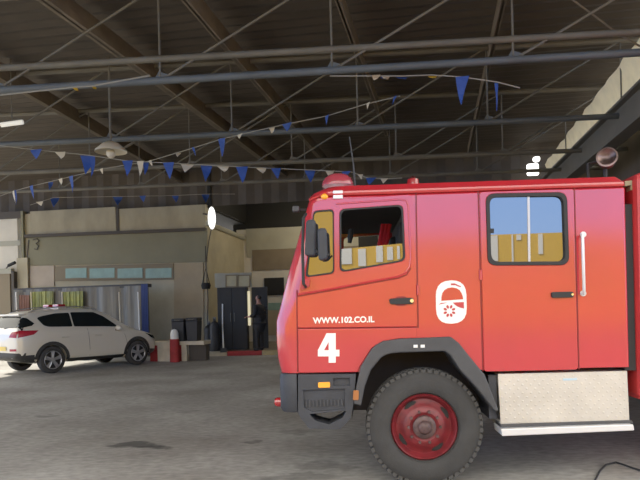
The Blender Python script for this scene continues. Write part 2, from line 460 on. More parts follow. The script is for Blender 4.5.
# --- doors: thin panels on the side with gaps round them
def panel(name, px, holes, m, t=.012, parent=truck, r=0, y=0., label=None, crown=0):
    ph = [Vector((p.x, y - t, p.z)) for p in (rnd3(px, r, y) if r else TP(px, y))]
    o = obj(name, MB().prism(ph, (0, t + .004, 0)), m, parent if not holes else None)
    for (h, hr) in holes:
        c = cutter(rnd3(h, hr), -.3, .3); boolean(o, c); kill(c)
    o.parent = parent
    md = o.modifiers.new('bevel', 'BEVEL'); md.width = .005; md.segments = 2; md.limit_method = 'ANGLE'
    if label: o['label'] = label
    return o
FD = [(297.5, 297), (306, 262), (313, 203.5), (318, 200.5), (411, 194.5), (414.5, 200), (417, 326.5), (297.8, 327.8)]
fdoor = panel('front_door', FD, [(QUART, 4), (DOORW, 6)], M['red'], r=[2, 0, 4, 4, 5, 5, 2, 2])
cdoor = panel('crew_door', [(479.5, 192), (573, 189), (577.5, 369.5), (484, 371.5)], [(CREW, 9)], M['red'], r=3)
panel('step_panel', [(298, 329.2), (416.5, 327.8), (416.8, 338), (400, 338.3), (383.5, 341), (371.5, 348), (360, 366), (357.5, 372), (299, 372.5)], [], M['red'], r=0)
# dark gaps
for a, b in (((298, 328.5), (417, 327.2)), ((416, 190.5), (418.2, 328)), ((478.2, 191), (483, 371)), ((574.3, 188), (579, 369.5)), ((296.8, 290), (297.6, 372))):
    obj('door_gap', MB().tube([T(*a, -.001), T(*b, -.001)], .006, 6), M['red_dark'], truck)
# pressed crease round the front door window
cr = [(298, 294.5), (330, 289), (370, 281.5), (398, 276.5), (405, 273.5), (409.5, 267), (411, 258), (410, 240), (408.3, 205), (406, 200.5), (400, 199.5), (336, 204)]
obj('pressed_crease', MB().tube([T(a, b, -.012) for a, b in cr], .008, 8), M['red'], fdoor, smooth=True)
cr2 = [(298, 296.3), (330, 290.8), (370, 283.3), (398.5, 278.2), (406.5, 275), (411, 268)]
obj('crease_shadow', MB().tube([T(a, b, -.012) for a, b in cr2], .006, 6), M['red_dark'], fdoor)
# window rubbers and panes
def rubber(px, r, w, parent, name='window_seal', y=-.016, depth=.03, m='rubber'):
    o_ = rounded(px, r); cx = sum(p[0] for p in px) / 4; cy = sum(p[1] for p in px) / 4
    i_ = []
    hw = max(abs(p[0] - cx) for p in px); hh = max(abs(p[1] - cy) for p in px)
    for (a, b) in o_: i_.append((cx + (a - cx) * (1 - w / hw), cy + (b - cy) * (1 - w / hh)))
    A = [Vector((q.x, y, q.z)) for q in (T(*p) for p in o_)]; B = [Vector((q.x, y, q.z)) for q in (T(*p) for p in i_)]
    return obj(name, MB().strip(A, B, (0, depth, 0), closed=True), M[m], parent)
rubber(QUART, 4, 1.6, fdoor); rubber(DOORW, 6, 1.8, fdoor); rubber(CREW, 9, 3.6, cdoor, y=-.022, depth=.05)
def pane(name, px, r, m, parent, y=.006, tilt=0.):
    pts = [Vector((q.x, y, q.z)) for q in (T(*p) for p in rounded(px, r))]
    zc = min(p.z for p in pts)
    pts = [Vector((p.x, y + (p.z - zc) * tilt, p.z)) for p in pts]
    return obj(name, MB().prism(pts, (0, .005, 0)), M[m], parent)
pane('quarter_window', QUART, 4, 'mirror_glass', fdoor, y=.03, tilt=-.05)
pane('door_window', [(339.8, 249), (405, 243), (405.3, 261), (339.8, 272.5)], 2, 'cab_glass', fdoor, y=.02)
pane('crew_window', [(488.5, 197), (528, 196.5), (529, 262.5), (490.5, 262.8)], 4, 'mirror_glass', cdoor, y=.0)
pane('crew_window', [(528, 196.5), (563.5, 195.8), (565.5, 262), (529, 262.5)], 4, 'mirror_glass', cdoor, y=.012)
obj('window_divider', MB().prism(TP([(527.3, 196), (529.6, 196), (530.6, 263), (528.3, 263)], -.008), (0, .03, 0)), M['alloy'], cdoor)
obj('window_catch', MB().prism(TP([(490.5, 228.5), (494, 228.5), (494, 233), (490.5, 233)], -.01), (0, .02, 0)), M['rubber'], cdoor)
# windscreen
mb = MB(); xs0, xs1 = xf_at(zl) + .03, xf_at(zh) + .03
mb.add([(xs0, .16, zl - .02), (xs0, WID - .16, zl - .02), (xs1, WID - .16, zh + .02), (xs1, .16, zh + .02)], [(0, 1, 2, 3)])
obj('windscreen', mb, M['screen_glass'], truck)
# handles
mb = MB(); mb.prism(rnd3([(389, 298.5), (413.5, 297.5), (414, 304), (390, 304.5)], 2.5, -.03), (0, .02, 0))
h = obj('door_handle', mb, M['rubber'], fdoor, bevel=.004)
obj('handle_recess', MB().prism(rnd3([(395, 296.5), (407, 296), (407, 306), (395, 306.3)], 4, -.0145), (0, .012, 0)), M['red_dark'], h)
obj('lock_barrel', MB().lathe([(0, -.036), (.016, -.036), (.018, -.02)], (T(411.5, 300.8).x, 0, T(411.5, 300.8).z), (0, 1, 0), 14), M['chrome'], h, label='chrome lock barrel')
mb = MB(); mb.prism(rnd3([(551.5, 292), (573.5, 291.5), (574, 297.5), (552, 298)], 2, -.035), (0, .025, 0))
h = obj('door_handle', mb, M['rubber'], cdoor, bevel=.004)
obj('lock_barrel', MB().lathe([(0, -.041), (.01, -.041), (.012, -.02)], (T(571, 294.5).x, 0, T(571, 294.5).z), (0, 1, 0), 12), M['chrome'], h, label='chrome lock barrel')
# door hinges
for (u, v) in ((480.5, 275), (418, 290)):
    obj('door_hinge', MB().tube([T(u, v - 5, -.014), T(u + .2, v + 5, -.014)], .012, 10), M['red'], cdoor if u > 450 else fdoor, smooth=True)
# grab rail
gp = [T(582.2, 234.5, -.002), T(582.3, 235, -.05), T(582.6, 240, -.062), T(584, 289, -.062), T(584.2, 293, -.05), T(584.2, 293.5, -.002)]
g = obj('grab_rail', MB().tube(gp, .013, 10), M['silver'], truck, smooth=True)
for v_ in (234.6, 293.4):
    p = T(583, v_); obj('rail_foot', MB().lathe([(0, -.012), (.024, -.012), (.026, 0)], (p.x, 0, p.z), (0, 1, 0), 14), M['silver'], g)
# roof gutter line
gl = [T(309, 201.5, -.004), T(322, 199.2, -.004), T(350, 197, -.004), T(440, 191, -.004), T(624, 181.6, -.004)]
gl = [Vector((p.x, -.002 if i else .06, zgut - (.03 if i == 0 else .0))) for i, p in enumerate(gl)]
obj('roof_gutter', MB().tube(gl, .011, 8), M['red_dull'], truck, smooth=True)
# front corner panel line + marker lamp at the top of the screen pillar
p = T(296, 209, .12)
ml = obj('marker_lamp', MB().box((p.x - .03, .1, p.z - .025), (p.x + .03, .17, p.z + .025)), M['plastic_lt'], truck, bevel=.008)
obj('lamp_arm', MB().tube([(p.x, .135, p.z), (p.x + .14, .16, p.z - .01)], .012, 6), M['rubber'], ml)
p = T(324.5, 196.5)
obj('roof_marker_light', MB().ball((p.x, .0, p.z), .032, 12, 8, (1, .7, .8)), M['orange'], truck, smooth=True)
# lettering
def put_text(body, px0, px1, v, h_px, name, bold, y=-.0155, parent=truck, sx=None):
    tm = text_mesh(body, 1., bold); (x0, x1), (y0, y1), _ = bounds(tm)
    a = T(px0, v); b = T(px1, v); hh = (T(px0, v - h_px) - a).z
    wx = (b.x - a.x) / (x1 - x0); sy = hh / (y1 - y0)
    tm.v = [(a.x + (q[0] - x0) * wx, y - q[2] * .5, a.z + (q[1] - y0) * sy) for q in tm.v]
    return obj(name, tm, M['white'], parent)
put_text('WWW.102.CO.IL', 313, 374.5, 323.6, 6.2, 'web_address_lettering', .03, y=-.0125, parent=fdoor)
F4 = lambda a, b: T(270 + a / 4.364, 330 + b / 4.364, -.0125)
f4 = MB()
for q in (((256, 14), (287, 14), (287, 143), (256, 143)), ((209, 88), (256, 88), (256, 115), (209, 115)), ((287, 86), (303, 86), (303, 115), (287, 115)), ((247, 14), (256, 14), (256, 52), (236, 88), (209, 88))):
    f4.prism([F4(*p) for p in q], (0, .0015, 0))
obj('number_four', f4, M['white'], truck)
# emblem: white upright capsule with a helmet dome, brim and flower cut in red
ew = [(435.6, 281), (466, 279.8), (467, 323.2), (436.4, 324.2)]
EMY = -.003
em = obj('emblem', MB().prism(rnd3(ew, [15, 15, 15, 15], EMY), (0, .006, 0)), M['white'], truck)
def emq(pts, name, m='red_dull', y=EMY - .0015):
    return obj(name, MB().prism([Vector((q.x, y, q.z)) for q in (T(*p) for p in pts)], (0, .002, 0)), M[m], em)
E = lambda x, y: (425 + x / 8, 270 + y / 8)
emq([E(130, 248), E(131, 215), E(138, 185), E(155, 160), E(180, 145), E(215, 139), E(250, 145), E(275, 160), E(292, 185), E(302, 212), E(305, 234), E(220, 240)], 'helmet_dome', 'red')
emq([E(222, 260), E(310, 256), E(312, 308), E(285, 303), E(258, 292), E(238, 278)], 'helmet_shield')
emq([E(108, 278), E(125, 264), E(180, 260), E(150, 268)], 'brim_stroke')
emq([E(206, 108), E(235, 106), E(290, 132), E(282, 138), E(240, 122), E(208, 122)], 'crest_stroke')
mb = MB()
for k in range(8):
    a = k * PI / 4 + .39
    cx, cy = 195 + 36 * math.cos(a), 328 + 36 * math.sin(a)
    pts = []
    for j in range(10):
        b_ = 2 * PI * j / 10; dx, dy = 15 * math.cos(b_), 10 * math.sin(b_)
        pts.append(E(cx + dx * math.cos(a) - dy * math.sin(a), cy + dx * math.sin(a) + dy * math.cos(a)))
    mb.prism([Vector((q.x, EMY - .0015, q.z)) for q in (T(*p) for p in pts)], (0, .002, 0))
obj('flower', mb, M['red_dull'], em)
# fender flare
FO = [(353.5, 404), (356.5, 385), (360.5, 367), (371.5, 349), (376, 345), (383.5, 341), (400, 338.8), (451, 336.8), (459, 343), (471, 358), (485, 375), (499, 411)]
FI = [(361, 406), (365, 386), (371, 370), (381, 358), (386, 355), (391, 353.5), (401, 352.6), (445, 351.3), (451, 356), (460, 370), (476, 387), (495, 411.5)]
fen = obj('fender_flare', MB().strip([T(a, b, -.05) for a, b in FO], [T(a, b, -.05) for a, b in FI], (0, .45, 0)), M['plastic_lt'], truck, bevel=.012)
for u in (415, 422):
    p = T(u, 345.8); obj('fender_stud', MB().box((p.x - .017, -.055, p.z - .012), (p.x + .017, -.04, p.z + .012)), M['white'], fen, label='small white stud')
# bumper corner and side step
bc = [(281.5, 374), (296.5, 374), (297.5, 413), (281.5, 412.5)]
xb0, xb1 = T(280, 390, .1).x, T(297, 390).x
zb0, zb1 = T(290, 412.5).z, T(290, 374).z
bsl = []
for z, e in ((zb0, .015), (zb0 + .03, 0), (zb1 - .03, 0), (zb1, .012)):
    y0, y1 = -.02 + e, WID + .02 - e; r = .14; pts = []
    for (cx, cy, a0) in ((xb0 + r + e, y0 + r, PI), (xb0 + r + e, y1 - r, .5 * PI)):
        seq = [(cx + r * math.cos(a0 + k / 6 * PI / 2), cy + r * math.sin(a0 + k / 6 * PI / 2), z) for k in range(7)]
        pts.append(seq)
    ring = [(xb1, y0, z)] + list(reversed(pts[0])) + list(reversed(pts[1])) + [(xb1, y1, z)]
    bsl.append(ring)
v, f = loft(bsl); mb = MB(); mb.add(v, f)
bump = obj('front_bumper', mb, M['plastic'], truck, smooth=True)
p = T(275, 402, .2)
obj('bumper_lamp', MB().lathe([(0, -.05), (.03, -.05), (.042, -.03), (.042, .03)], (xb0 - .01, .2, p.z), (1, 0, 0), 14), M['redlens'], bump)
so = [(298, 374.5), (356, 374), (353.5, 404), (350.5, 418.5), (340, 429.5), (309, 428.8), (300.5, 418), (298, 413)]
step = obj('cab_step', MB().prism(TP(so, -.03), (0, .28, 0)), M['plastic'], None)
c = cutter(rnd3([(309.5, 413.5), (325, 412), (346.5, 410), (343, 417), (329, 424), (315, 420)], 2), -.3, .5); boolean(step, c); kill(c)
c = obj('cut', MB().prism(TP([(303, 390.5), (345, 389), (345, 409.5), (312, 412), (304, 408)], -.05), (0, .045, 0)), M['black']); boolean(step, c); kill(c)
c = obj('cut', MB().prism(TP([(333, 378.5), (350, 378), (350, 386), (333, 386.5)], -.05), (0, .05, 0)), M['black']); boolean(step, c); kill(c)
step.parent = truck
md = step.modifiers.new('bevel', 'BEVEL'); md.width = .012; md.segments = 2; md.limit_method = 'ANGLE'
mb = MB()
for k in range(11):
    u = 306 + k * 3.6; mb.tube([T(u, 400.5 - k * .1, -.012), T(u + .3, 407 - k * .15, -.012)], .008, 6)
obj('step_rib', mb, M['plastic_lt'], step)
obj('indicator', MB().prism(rnd3([(318, 382.5), (329.8, 382.1), (330, 387.4), (318.2, 387.7)], 1.2, -.045), (0, .03, 0)), M['orange'], step, label='orange indicator lamp')
obj('side_reflector', MB().prism(rnd3([(353.5, 390.5), (358.8, 390.5), (358.5, 400), (353, 400)], 1, -.06), (0, .02, 0)), M['amber'], fen, label='amber side reflector')
# --- wheels
def wheel(cx, cz, R, y_out, near=True):
    s = 1 if near else -1
    ax = (0, s, 0); wdt = .28
    tyre = MB(); k = R / .49
    prof = [(.285 * k, .055), (.30 * k, .02), (.33 * k, .004), (.37 * k, -.0), (.42 * k, .006), (.455 * k, .022), (.478 * k, .045), (.49 * k, .06),
            (.49 * k, wdt - .06), (.478 * k, wdt - .045), (.42 * k, wdt - .006), (.36 * k, wdt), (.285 * k, wdt - .05)]
    tyre.lathe(prof, (cx, y_out, cz), ax, 64)
    w = obj('wheel', tyre, M['tyre'], truck, smooth=True)
    tb = MB()
    for i in range(54):
        a = 2 * PI * i / 54
        for row, (h0, h1) in enumerate(((.028, .075), (.085, .135), (.145, .195), (.205, .252))):
            aa = a + (row % 2) * PI / 54
            m_ = Matrix.Translation((cx, y_out, cz)) @ Matrix.Rotation(aa, 4, 'Y')
            tb.box((-.019 * k, s * h0, .465 * k), (.019 * k, s * h1, .4985 * k if row in (1, 2) else .493 * k), m_)
    obj('tread', tb, M['tread'], w)
    rim = MB()
    rim.lathe([(.292 * k, .10), (.285 * k, .05), (.272 * k, .036), (.258 * k, .05), (.25 * k, .085), (.235 * k, .105), (.21 * k, .10), (.185 * k, .075), (.155 * k, .055), (.125 * k, .05), (.11 * k, .06), (0, .06)], (cx, y_out, cz), ax, 48)
    r_ = obj('rim', rim, M['red_rim'], w, smooth=True)
    for i in range(4):
        a = 2 * PI * i / 4 + math.radians(-(58)); sl = MB()
        o_, i_ = [], []
        for j in range(7):
            t = a - .27 + .54 * j / 6; e = .018 * math.sin(PI * j / 6) + .004
            o_.append((cx + (.218 + e) * k * math.cos(t), y_out + s * .0975, cz + (.218 + e) * k * math.sin(t)))
            i_.append((cx + (.218 - e) * k * math.cos(t), y_out + s * .0915, cz + (.218 - e) * k * math.sin(t)))
        sl.strip(o_, i_, (0, s * .02, 0)); obj('rim_slot', sl, M['black'], r_)
    hb = MB(); hb.lathe([(.1 * k, .062), (.098 * k, .03), (.085 * k, .02), (.06 * k, .018), (.055 * k, .005), (.035 * k, -.01), (0, -.012)], (cx, y_out, cz), ax, 28)
    obj('hub', hb, M['hub'], r_, smooth=True)
    for i in range(10):
        a = 2 * PI * i / 10
        obj('wheel_nut', MB().lathe([(0, .028), (.013, .028), (.014, .056)], (cx + .135 * k * math.cos(a), y_out, cz + .135 * k * math.sin(a)), ax, 6), M['hub'], r_)
    return w
wc = T(425, 427.5, .02); RW = wc.z
wheel(wc.x, RW - .005, RW, .02)
wheel(wc.x, RW - .005, RW, WID - .02, False)
wheel(wc.x + 3.7, RW - .005, RW, .02); wheel(wc.x + 3.7, RW - .005, RW, WID - .02, False)
obj('axle', MB().tube([(wc.x, .3, RW), (wc.x, WID - .3, RW)], .06, 12), M['chassis'], truck)
obj('axle', MB().tube([(wc.x + 3.7, .3, RW), (wc.x + 3.7, WID - .3, RW)], .07, 12), M['chassis'], truck)
for y in (.72, 1.55):
    obj('chassis_rail', MB().box((xb1 - .1, y - .04, .72), (wc.x + 4.9, y + .04, .95)), M['chassis'], truck)
obj('engine_block', MB().box((wc.x - .75, .85, .55), (wc.x + .6, 1.45, 1.2)), M['chassis'], truck, bevel=.05)
obj('fuel_tank', MB().tube([(wc.x + .75, .62, .68), (wc.x + 1.75, .62, .68)], .24, 20), M['chassis'], truck, smooth=True)
# --- step box with tread plate
sb = obj('step_box', MB().prism(TP([(498, 374), (627, 371), (629.5, 424.5), (501, 428)], .03), (0, .5, 0)), M['plate'], truck)
lip = obj('step_lip', MB().prism(TP([(501, 429.3), (633.5, 424.5), (634.5, 430.5), (502.2, 436.2)], -.06), (0, .3, 0)), M['silver'], sb, bevel=.006)
mb = MB().prism(TP([(500.5, 424.5), (632, 420.5), (633, 423), (501, 427.5)], -.0), (0, .2, 0))
obj('step_ledge', mb, M['plastic_lt'], sb)
obj('plate_sticker', MB().prism(TP([(563, 378.5), (577, 378), (577, 380.2), (563, 380.7)], .028), (0, .004, 0)), mat('pale_blue_sticker', (.45, .6, .7), .5), sb, label='pale blue sticker')
obj('box_lining', MB().box((T(490, 380).x, .06, T(490, 420).z), (T(498, 380).x, .5, T(490, 376).z)), M['plastic'], truck)
# --- rear equipment body behind a dark gap
xg0 = xr + .01; xe0 = T(637, 280).x
obj('body_gap', MB().box((xr - .02, .06, .95), (xe0 + .1, WID - .06, ztop - .25)), M['rubber'], truck)
esl = []
ez0, ez1 = T(638, 402).z, T(638, 172).z
eb = MB().box((xe0, -.02, ez0), (xe0 + 3.6, WID + .02, ez1))
ebo = obj('equipment_body', eb, M['red_dull'], truck, bevel=.06)
for i in range(3):
    x0 = xe0 + .15 + i * 1.12
    sh = obj('shutter', MB().box((x0, -.035, ez0 + .2), (x0 + 1.02, -.01, ez1 - .25)), M['silver'], ebo)
    obj('shutter_handle', MB().box((x0 + .3, -.055, ez0 + .24), (x0 + .72, -.03, ez0 + .28)), M['rubber'], sh)
obj('gap_bracket', MB().prism(TP([(625, 181), (636, 180), (636, 189), (631, 190), (631, 185), (625, 186)], .05), (0, .1, 0)), mat('brass_bracket', (.3, .25, .14), .5), truck)
# --- mirrors
def mirror(px, r, y0, parent=truck):
    return obj('mirror', MB().prism(rnd3(px, r, y0), (0, .07, 0)), M['plastic'], parent, bevel=.015)
mr = mirror([(306, 219.5), (315.5, 219), (315.5, 256), (304.5, 256)], 4, -.22)
obj('mirror_arm', MB().tube([T(306, 214, -.02), T(303.5, 218, -.16), T(302.5, 250, -.2), T(303.5, 284, -.16), T(306, 287, -.02)], .013, 8), M['rubber'], mr, smooth=True)
obj('mirror_bracket', MB().prism(rnd3([(300, 281), (310, 277.5), (309, 287), (301, 290)], 2, -.04), (0, .05, 0)), M['red_dull'], mr)
mr = mirror([(317.3, 228), (326.5, 227.5), (327.8, 259), (318.5, 261)], 4, -.3)
obj('mirror_arm', MB().tube([T(315, 250, -.2), T(319, 253, -.28), T(327.5, 256, -.29), T(329.5, 254, -.27)], .01, 8), M['rubber'], mr, smooth=True)
# --- beacons, antenna, searchlight
def beacon(u, v_base, y, w, hgt):
    p = T(u, v_base, y); x, z = p.x, ztop - .03
    return x, z
p = T(338, 189, .45); r = (T(354, 186, .45) - T(322, 186, .45)).x / 2; zbk = T(338, 188.5, .45).z
zt = T(338, 173.5, .45).z; dz = zt - zbk
bs = obj('beacon_base', MB().lathe([(0, -.09), (r * .6, -.09), (r * .62, 0), (r * .8, .01), (r * .98, .02), (r * .98, .035), (0, .035)], (p.x, .45, zbk), (0, 0, 1), 28), M['silver'], truck, smooth=True, label='silver beacon base')
obj('beacon_dome', MB().lathe([(r, .02), (r, .035), (r * .97, dz * .4), (r * .85, dz * .66), (r * .62, dz * .86), (r * .3, dz * .97), (0, dz)], (p.x, .45, zbk), (0, 0, 1), 28), M['red_dome'], bs, smooth=True)
mp_ = T(337, 196, -.01)
obj('beacon_bracket', MB().box((mp_.x - .035, -.01, T(337, 199).z), (mp_.x + .05, .42, T(337, 190.5).z)), M['silver'], bs, bevel=.006)
p2 = T(413, 184, 1.7); r2 = (T(421, 184, 1.7) - T(405, 184, 1.7)).x / 2; z2 = ztop - .03
zt2 = T(413, 175.8, 1.7).z
obj('beacon_dome', MB().lathe([(r2, 0), (r2, .05), (r2 * .92, (zt2 - z2) * .6), (r2 * .7, (zt2 - z2) * .9), (0, zt2 - z2)], (p2.x, 1.7, z2), (0, 0, 1), 24), M['redlens'], truck, smooth=True)
a0 = T(355.5, 190, .4); a0.z = ztop - .05
obj('antenna', MB().tube([a0, T(353.5, 165, .4), T(349.5, 137, .4)], [.012, .007, .005], 8), M['darkgrey'], truck)
ps = T(607, 159, .7); zs = ps.z
sl = obj('searchlight', MB().lathe([(0, -.1), (.06, -.09), (.08, -.05), (.092, .04), (.096, .06), (.08, .062), (.04, .03), (0, .02)], (ps.x, .7, zs), (-.35, -.9, .15), 24), mat('searchlight_metal', (.25, .17, .15), .35, .8, var=.7, scale=12), truck, smooth=True)
obj('searchlight_arm', MB().tube([(ps.x, .75, ztop - .03), (ps.x, .75, zs)], .02, 8), M['rubber'], sl)
obj('searchlight_arm', MB().tube([(ps.x - .15, .78, ztop - .03), (ps.x - .15, .78, zs - .02), (ps.x, .75, zs)], .014, 8), M['rubber'], sl)
obj('roof_hatch', MB().box((T(560, 180, 1.).x, .8, ztop - .02), (T(626, 180, 1.).x, 1.8, ztop + .09)), M['red_dull'], truck, bevel=.03)
# --- cab interior
dk = M['interior']
obj('dashboard', MB().box((xf_at(1.75) + .1, .1, zi0 + .15), (xf_at(1.75) + .45, WID - .1, 1.83)), dk, truck, bevel=.05)
def seat_at(x, y):
    s_ = obj('cab_seat', MB().box((x - .25, y - .24, zi0 + .02), (x + .25, y + .24, zi0 + .3)), M['seat'], truck, bevel=.05)
    obj('backrest', MB().box((x + .22, y - .23, zi0 + .2), (x + .36, y + .23, 2.1)), M['seat'], s_, bevel=.05)
    obj('headrest', MB().box((x + .25, y - .13, 2.1), (x + .36, y + .13, 2.32)), M['seat'], s_, bevel=.04)
seat_at(T(375, 250).x - .02, .5); seat_at(T(375, 250).x - .02, 1.8)
sx, sz = T(352, 255).x, 1.86
mb = MB(); tl = Matrix.Translation((sx, .5, sz)) @ Matrix.Rotation(math.radians(-55), 4, 'Y')
ring = [tl @ Vector((.22 * math.cos(a), .22 * math.sin(a), 0)) for a in [2 * PI * k / 24 for k in range(25)]]
mb.tube(ring, .014, 8, cap=False)
for a in (0.5, PI - .5, 1.5 * PI): mb.tube([tl @ Vector((0, 0, -.03)), tl @ Vector((.22 * math.cos(a), .22 * math.sin(a), 0))], .012, 6)
sw = obj('steering_wheel', mb, M['rubber'], truck, smooth=True)
obj('steering_column', MB().tube([tl @ Vector((0, 0, -.03)), tl @ Vector((0, 0, -.5))], .03, 10), M['rubber'], sw)
obj('cab_bulkhead', MB().box((T(409, 250).x, .07, zi0), (T(409, 250).x + .04, WID - .07, zgut - .03)), dk, truck)
obj('cab_headlining', MB().box((xg + .15, .07, zgut - .09), (T(409, 250).x, WID - .07, zgut - .03)), dk, truck)
mb = MB()
for k in range(3): 
    mb.tube([T(379 + k * 3.4, 246, .6), T(383 + k * 3.4, 224, .6)], .02, 8)
obj('red_hose_strap', mb, M['redlens'], truck)
obj('hanging_handset', MB().tube([T(351, 229, .6), T(350.5, 236, .6), T(349.5, 243, .6)], [.018, .028, .018], 8), M['rubber'], truck)
# ------------------------------------------------------------------ setting: ground, roof, facade
g = MB().add([(-70, -60, 0), (70, -60, 0), (70, 70, 0), (-70, 70, 0)], [(0, 1, 2, 3)])
struct('floor', g, M['ground'])
struct('floor_dimmer', MB().box((-60, -45, -.05), (60, -2.6, .004)), mat('dimmer_grey', (.13, .118, .105), .9, var=.3, scale=1.5))  # unseen dark slab added to dim the ground mirrored in the truck paint
YS = math.radians(10.)
D = Vector((math.sin(YS), math.cos(YS), 0)); E1 = Vector((math.cos(YS), -math.sin(YS), 0))   # into the shed / across the shed
FC = at_depth(208, 300, 22.5); FC.z = 0           # corner of the facade
FN = -D
def fac(u, v, off=0.):                            # point on the facade plane, moved off metres towards the yard
    return at_plane(u, v, FC - D * off, D)
FM = Matrix(((E1.x, D.x, 0, FC.x), (E1.y, D.y, 0, FC.y), (0, 0, 1, 0), (0, 0, 0, 1)))
FI_ = FM.inverted()
def fbox(mb, u0, v0, u1, v1, off, th, base=None):    # box on the facade between two pixels; off = front face in front of wall
    a = FI_ @ fac(u0, v0, off); b = FI_ @ fac(u1, v1, off)
    z0, z1 = sorted((a.z, b.z)); x0, x1 = sorted((a.x, b.x))
    if base is not None: z0 = base
    return mb.box((x0, -off, z0), (x1, -off + th, z1), FM)
ROOFZ = 6.55
# corrugated roof: ribs run across the shed
mb = MB(); vs = []; step_ = .16
o0 = FC + E1 * 0
lo, hi = -21.5, 5.5; n = int((hi - lo) / step_)
LX0 = -9.9
LX1 = (FI_ @ at_z(556, 165, 5.5)).x + 1.4
for i in range(n + 1):
    y = lo + i * step_; z = ROOFZ + (.035 if i % 2 else 0.)
    vs += [FC + D * y + E1 * LX0 + Vector((0, 0, z)), FC + D * y + E1 * LX1 + Vector((0, 0, z))]
mb.add(vs, [(2 * i, 2 * i + 1, 2 * i + 3, 2 * i + 2) for i in range(n)])
mb.add([v + Vector((0, 0, .08)) for v in (vs[0], vs[1], vs[-1], vs[-2])], [(0, 1, 2, 3)])
struct('ceiling', mb, M['ceil'], label='dark corrugated metal roof of the open shed')
# dark cladding above the facade, ribs vertical
zt_ = fac(120, 209).z
mb = MB(); vs = []
nx = 150
for i in range(nx + 1):
    x = -10 + i * .3; y = .25 + (.06 if i % 2 else 0)
    vs += [FM @ Vector((x, y, zt_ - .02)), FM @ Vector((x, y, ROOFZ + .02))]
mb.add(vs, [(2 * i, 2 * i + 2, 2 * i + 3, 2 * i + 1) for i in range(nx)])
struct('wall_upper', mb, M['clad'], label='dark ribbed cladding under the roof above the facade')
# facade left of the corner
top = zt_
mb = MB(); mb.box(((FI_ @ fac(24, 300)).x, 0, 0), (0, .3, top), FM)
wl = struct('wall_facade', mb, M['plaster'], label='beige building facade behind the white car')
def fpart(name, u0, v0, u1, v1, off, th, m, parent=None, **k):
    o = obj(name, fbox(MB(), u0, v0, u1, v1, off, th), M[m], parent, **k); o['kind'] = 'structure'; return o
fpart('upper_panel', 30, 211.5, 116, 235, .03, .04, 'plaster_top', wl)
fpart('upper_panel', 119, 209, 205, 229, .03, .04, 'plaster_top', wl)
fpart('panel_post', 116, 208, 119, 233, .06, .08, 'darktrim', wl)
def fslope(name, pts, off, th, m, parent):
    ps = [fac(u, v, off) for u, v in pts]; o = obj(name, MB().prism(ps, D * th), M[m], parent); o['kind'] = 'structure'; return o
fslope('ledge', [(24, 234.5), (205, 227.5), (205, 230.5), (24, 237.5)], .16, .2, 'darktrim', wl)
fslope('olive_band', [(28, 237.5), (207, 230.5), (207, 262), (30, 265.5)], .05, .06, 'olive', wl)
fslope('pale_panel', [(30, 266), (54, 265.5), (54, 286), (30, 286)], .05, .06, 'pinkbeige', wl)
fslope('side_panel', [(174, 263.5), (203, 262.5), (204, 340), (174, 341)], .05, .06, 'beige', wl)
fslope('wall_cable', [(29, 240), (24, 300), (23, 300), (28, 240)], .07, .02, 'darktrim', wl)
win = fslope('window_1', [(54.5, 266.5), (173.5, 263.3), (173.5, 279.5), (54.5, 281)], .07, .1, 'frame_wood', wl)
for a, b in ((65.5, 86.5), (89.5, 114.5), (117.5, 142.5), (145.5, 171.5)):
    fslope('window_pane', [(a, 268.6), (b, 267.9), (b, 277.6), (a, 278.3)], .085, .02, 'teal_glass', win)
# left neighbour: white wall, column, dark gate
mb = MB(); fbox(mb, -60, 217, 20, 340, .0, .3, base=0)
w2 = struct('wall_left', mb, M['whitewall'], label='pale white wall at the left of the facade')
fpart('wall_seam', -60, 244, 20, 245.5, .02, .02, 'paleband', w2)
fpart('wall_cap', -60, 215.5, 22, 218, .06, .1, 'darktrim', w2)
mb = MB(); fbox(mb, 20.5, 211, 25.5, 330, .12, .3, base=0); struct('pillar_left', mb, M['olive'], label='thin dark pillar between the two walls')
mb = MB(); fbox(mb, 16.5, 258, 29, 330, .14, .12, base=0); struct('column_left', mb, M['plaster'], label='pale column in front of the wall joint')
mb = MB(); fbox(mb, -60, 273, 11, 330, .3, .2, base=0)
gate = obj('dark_gate', mb, M['frame_wood']); tag(gate, 'dark brown metal gate at the far left against white wall', 'gate')
mb = MB(); fbox(mb, 11, 271.5, 15, 330, .34, .2, base=0); obj('gate_post', mb, M['darktrim'], gate)
mb = MB(); fbox(mb, -60, 271, 11, 273.5, .33, .2); obj('gate_rail', mb, M['paleband'], gate)
fl = obj('floodlight', MB().tube([fac(6.5, 268.5, .02), fac(8, 266, .3), fac(11, 264.5, .5)], .025, 8), M['darktrim'])
tag(fl, 'small dark floodlight on an arm above the brown gate', 'floodlight')
obj('lamp_head', MB().tube([fac(8.5, 265.5, .45), fac(15, 262.5, .5)], .06, 8), M['black'], fl)
cu_ = [(33, 240), (37, 238.5), (39, 241), (36, 243.5), (38.5, 246), (37, 249.5), (34.5, 249)]
bc_ = obj('cable_loop', MB().tube([fac(u, v, .09) for u, v in cu_], .022, 6), M['darktrim']); tag(bc_, 'dark bent loop of cable on the olive band of the facade', 'cable')
# unseen slab added to keep sun out of the hollow facade building
struct('ceiling_sun_block', MB().box((-25, .3, zt_ - .15), (.02, 9, zt_ + .05), FM), M['black'])
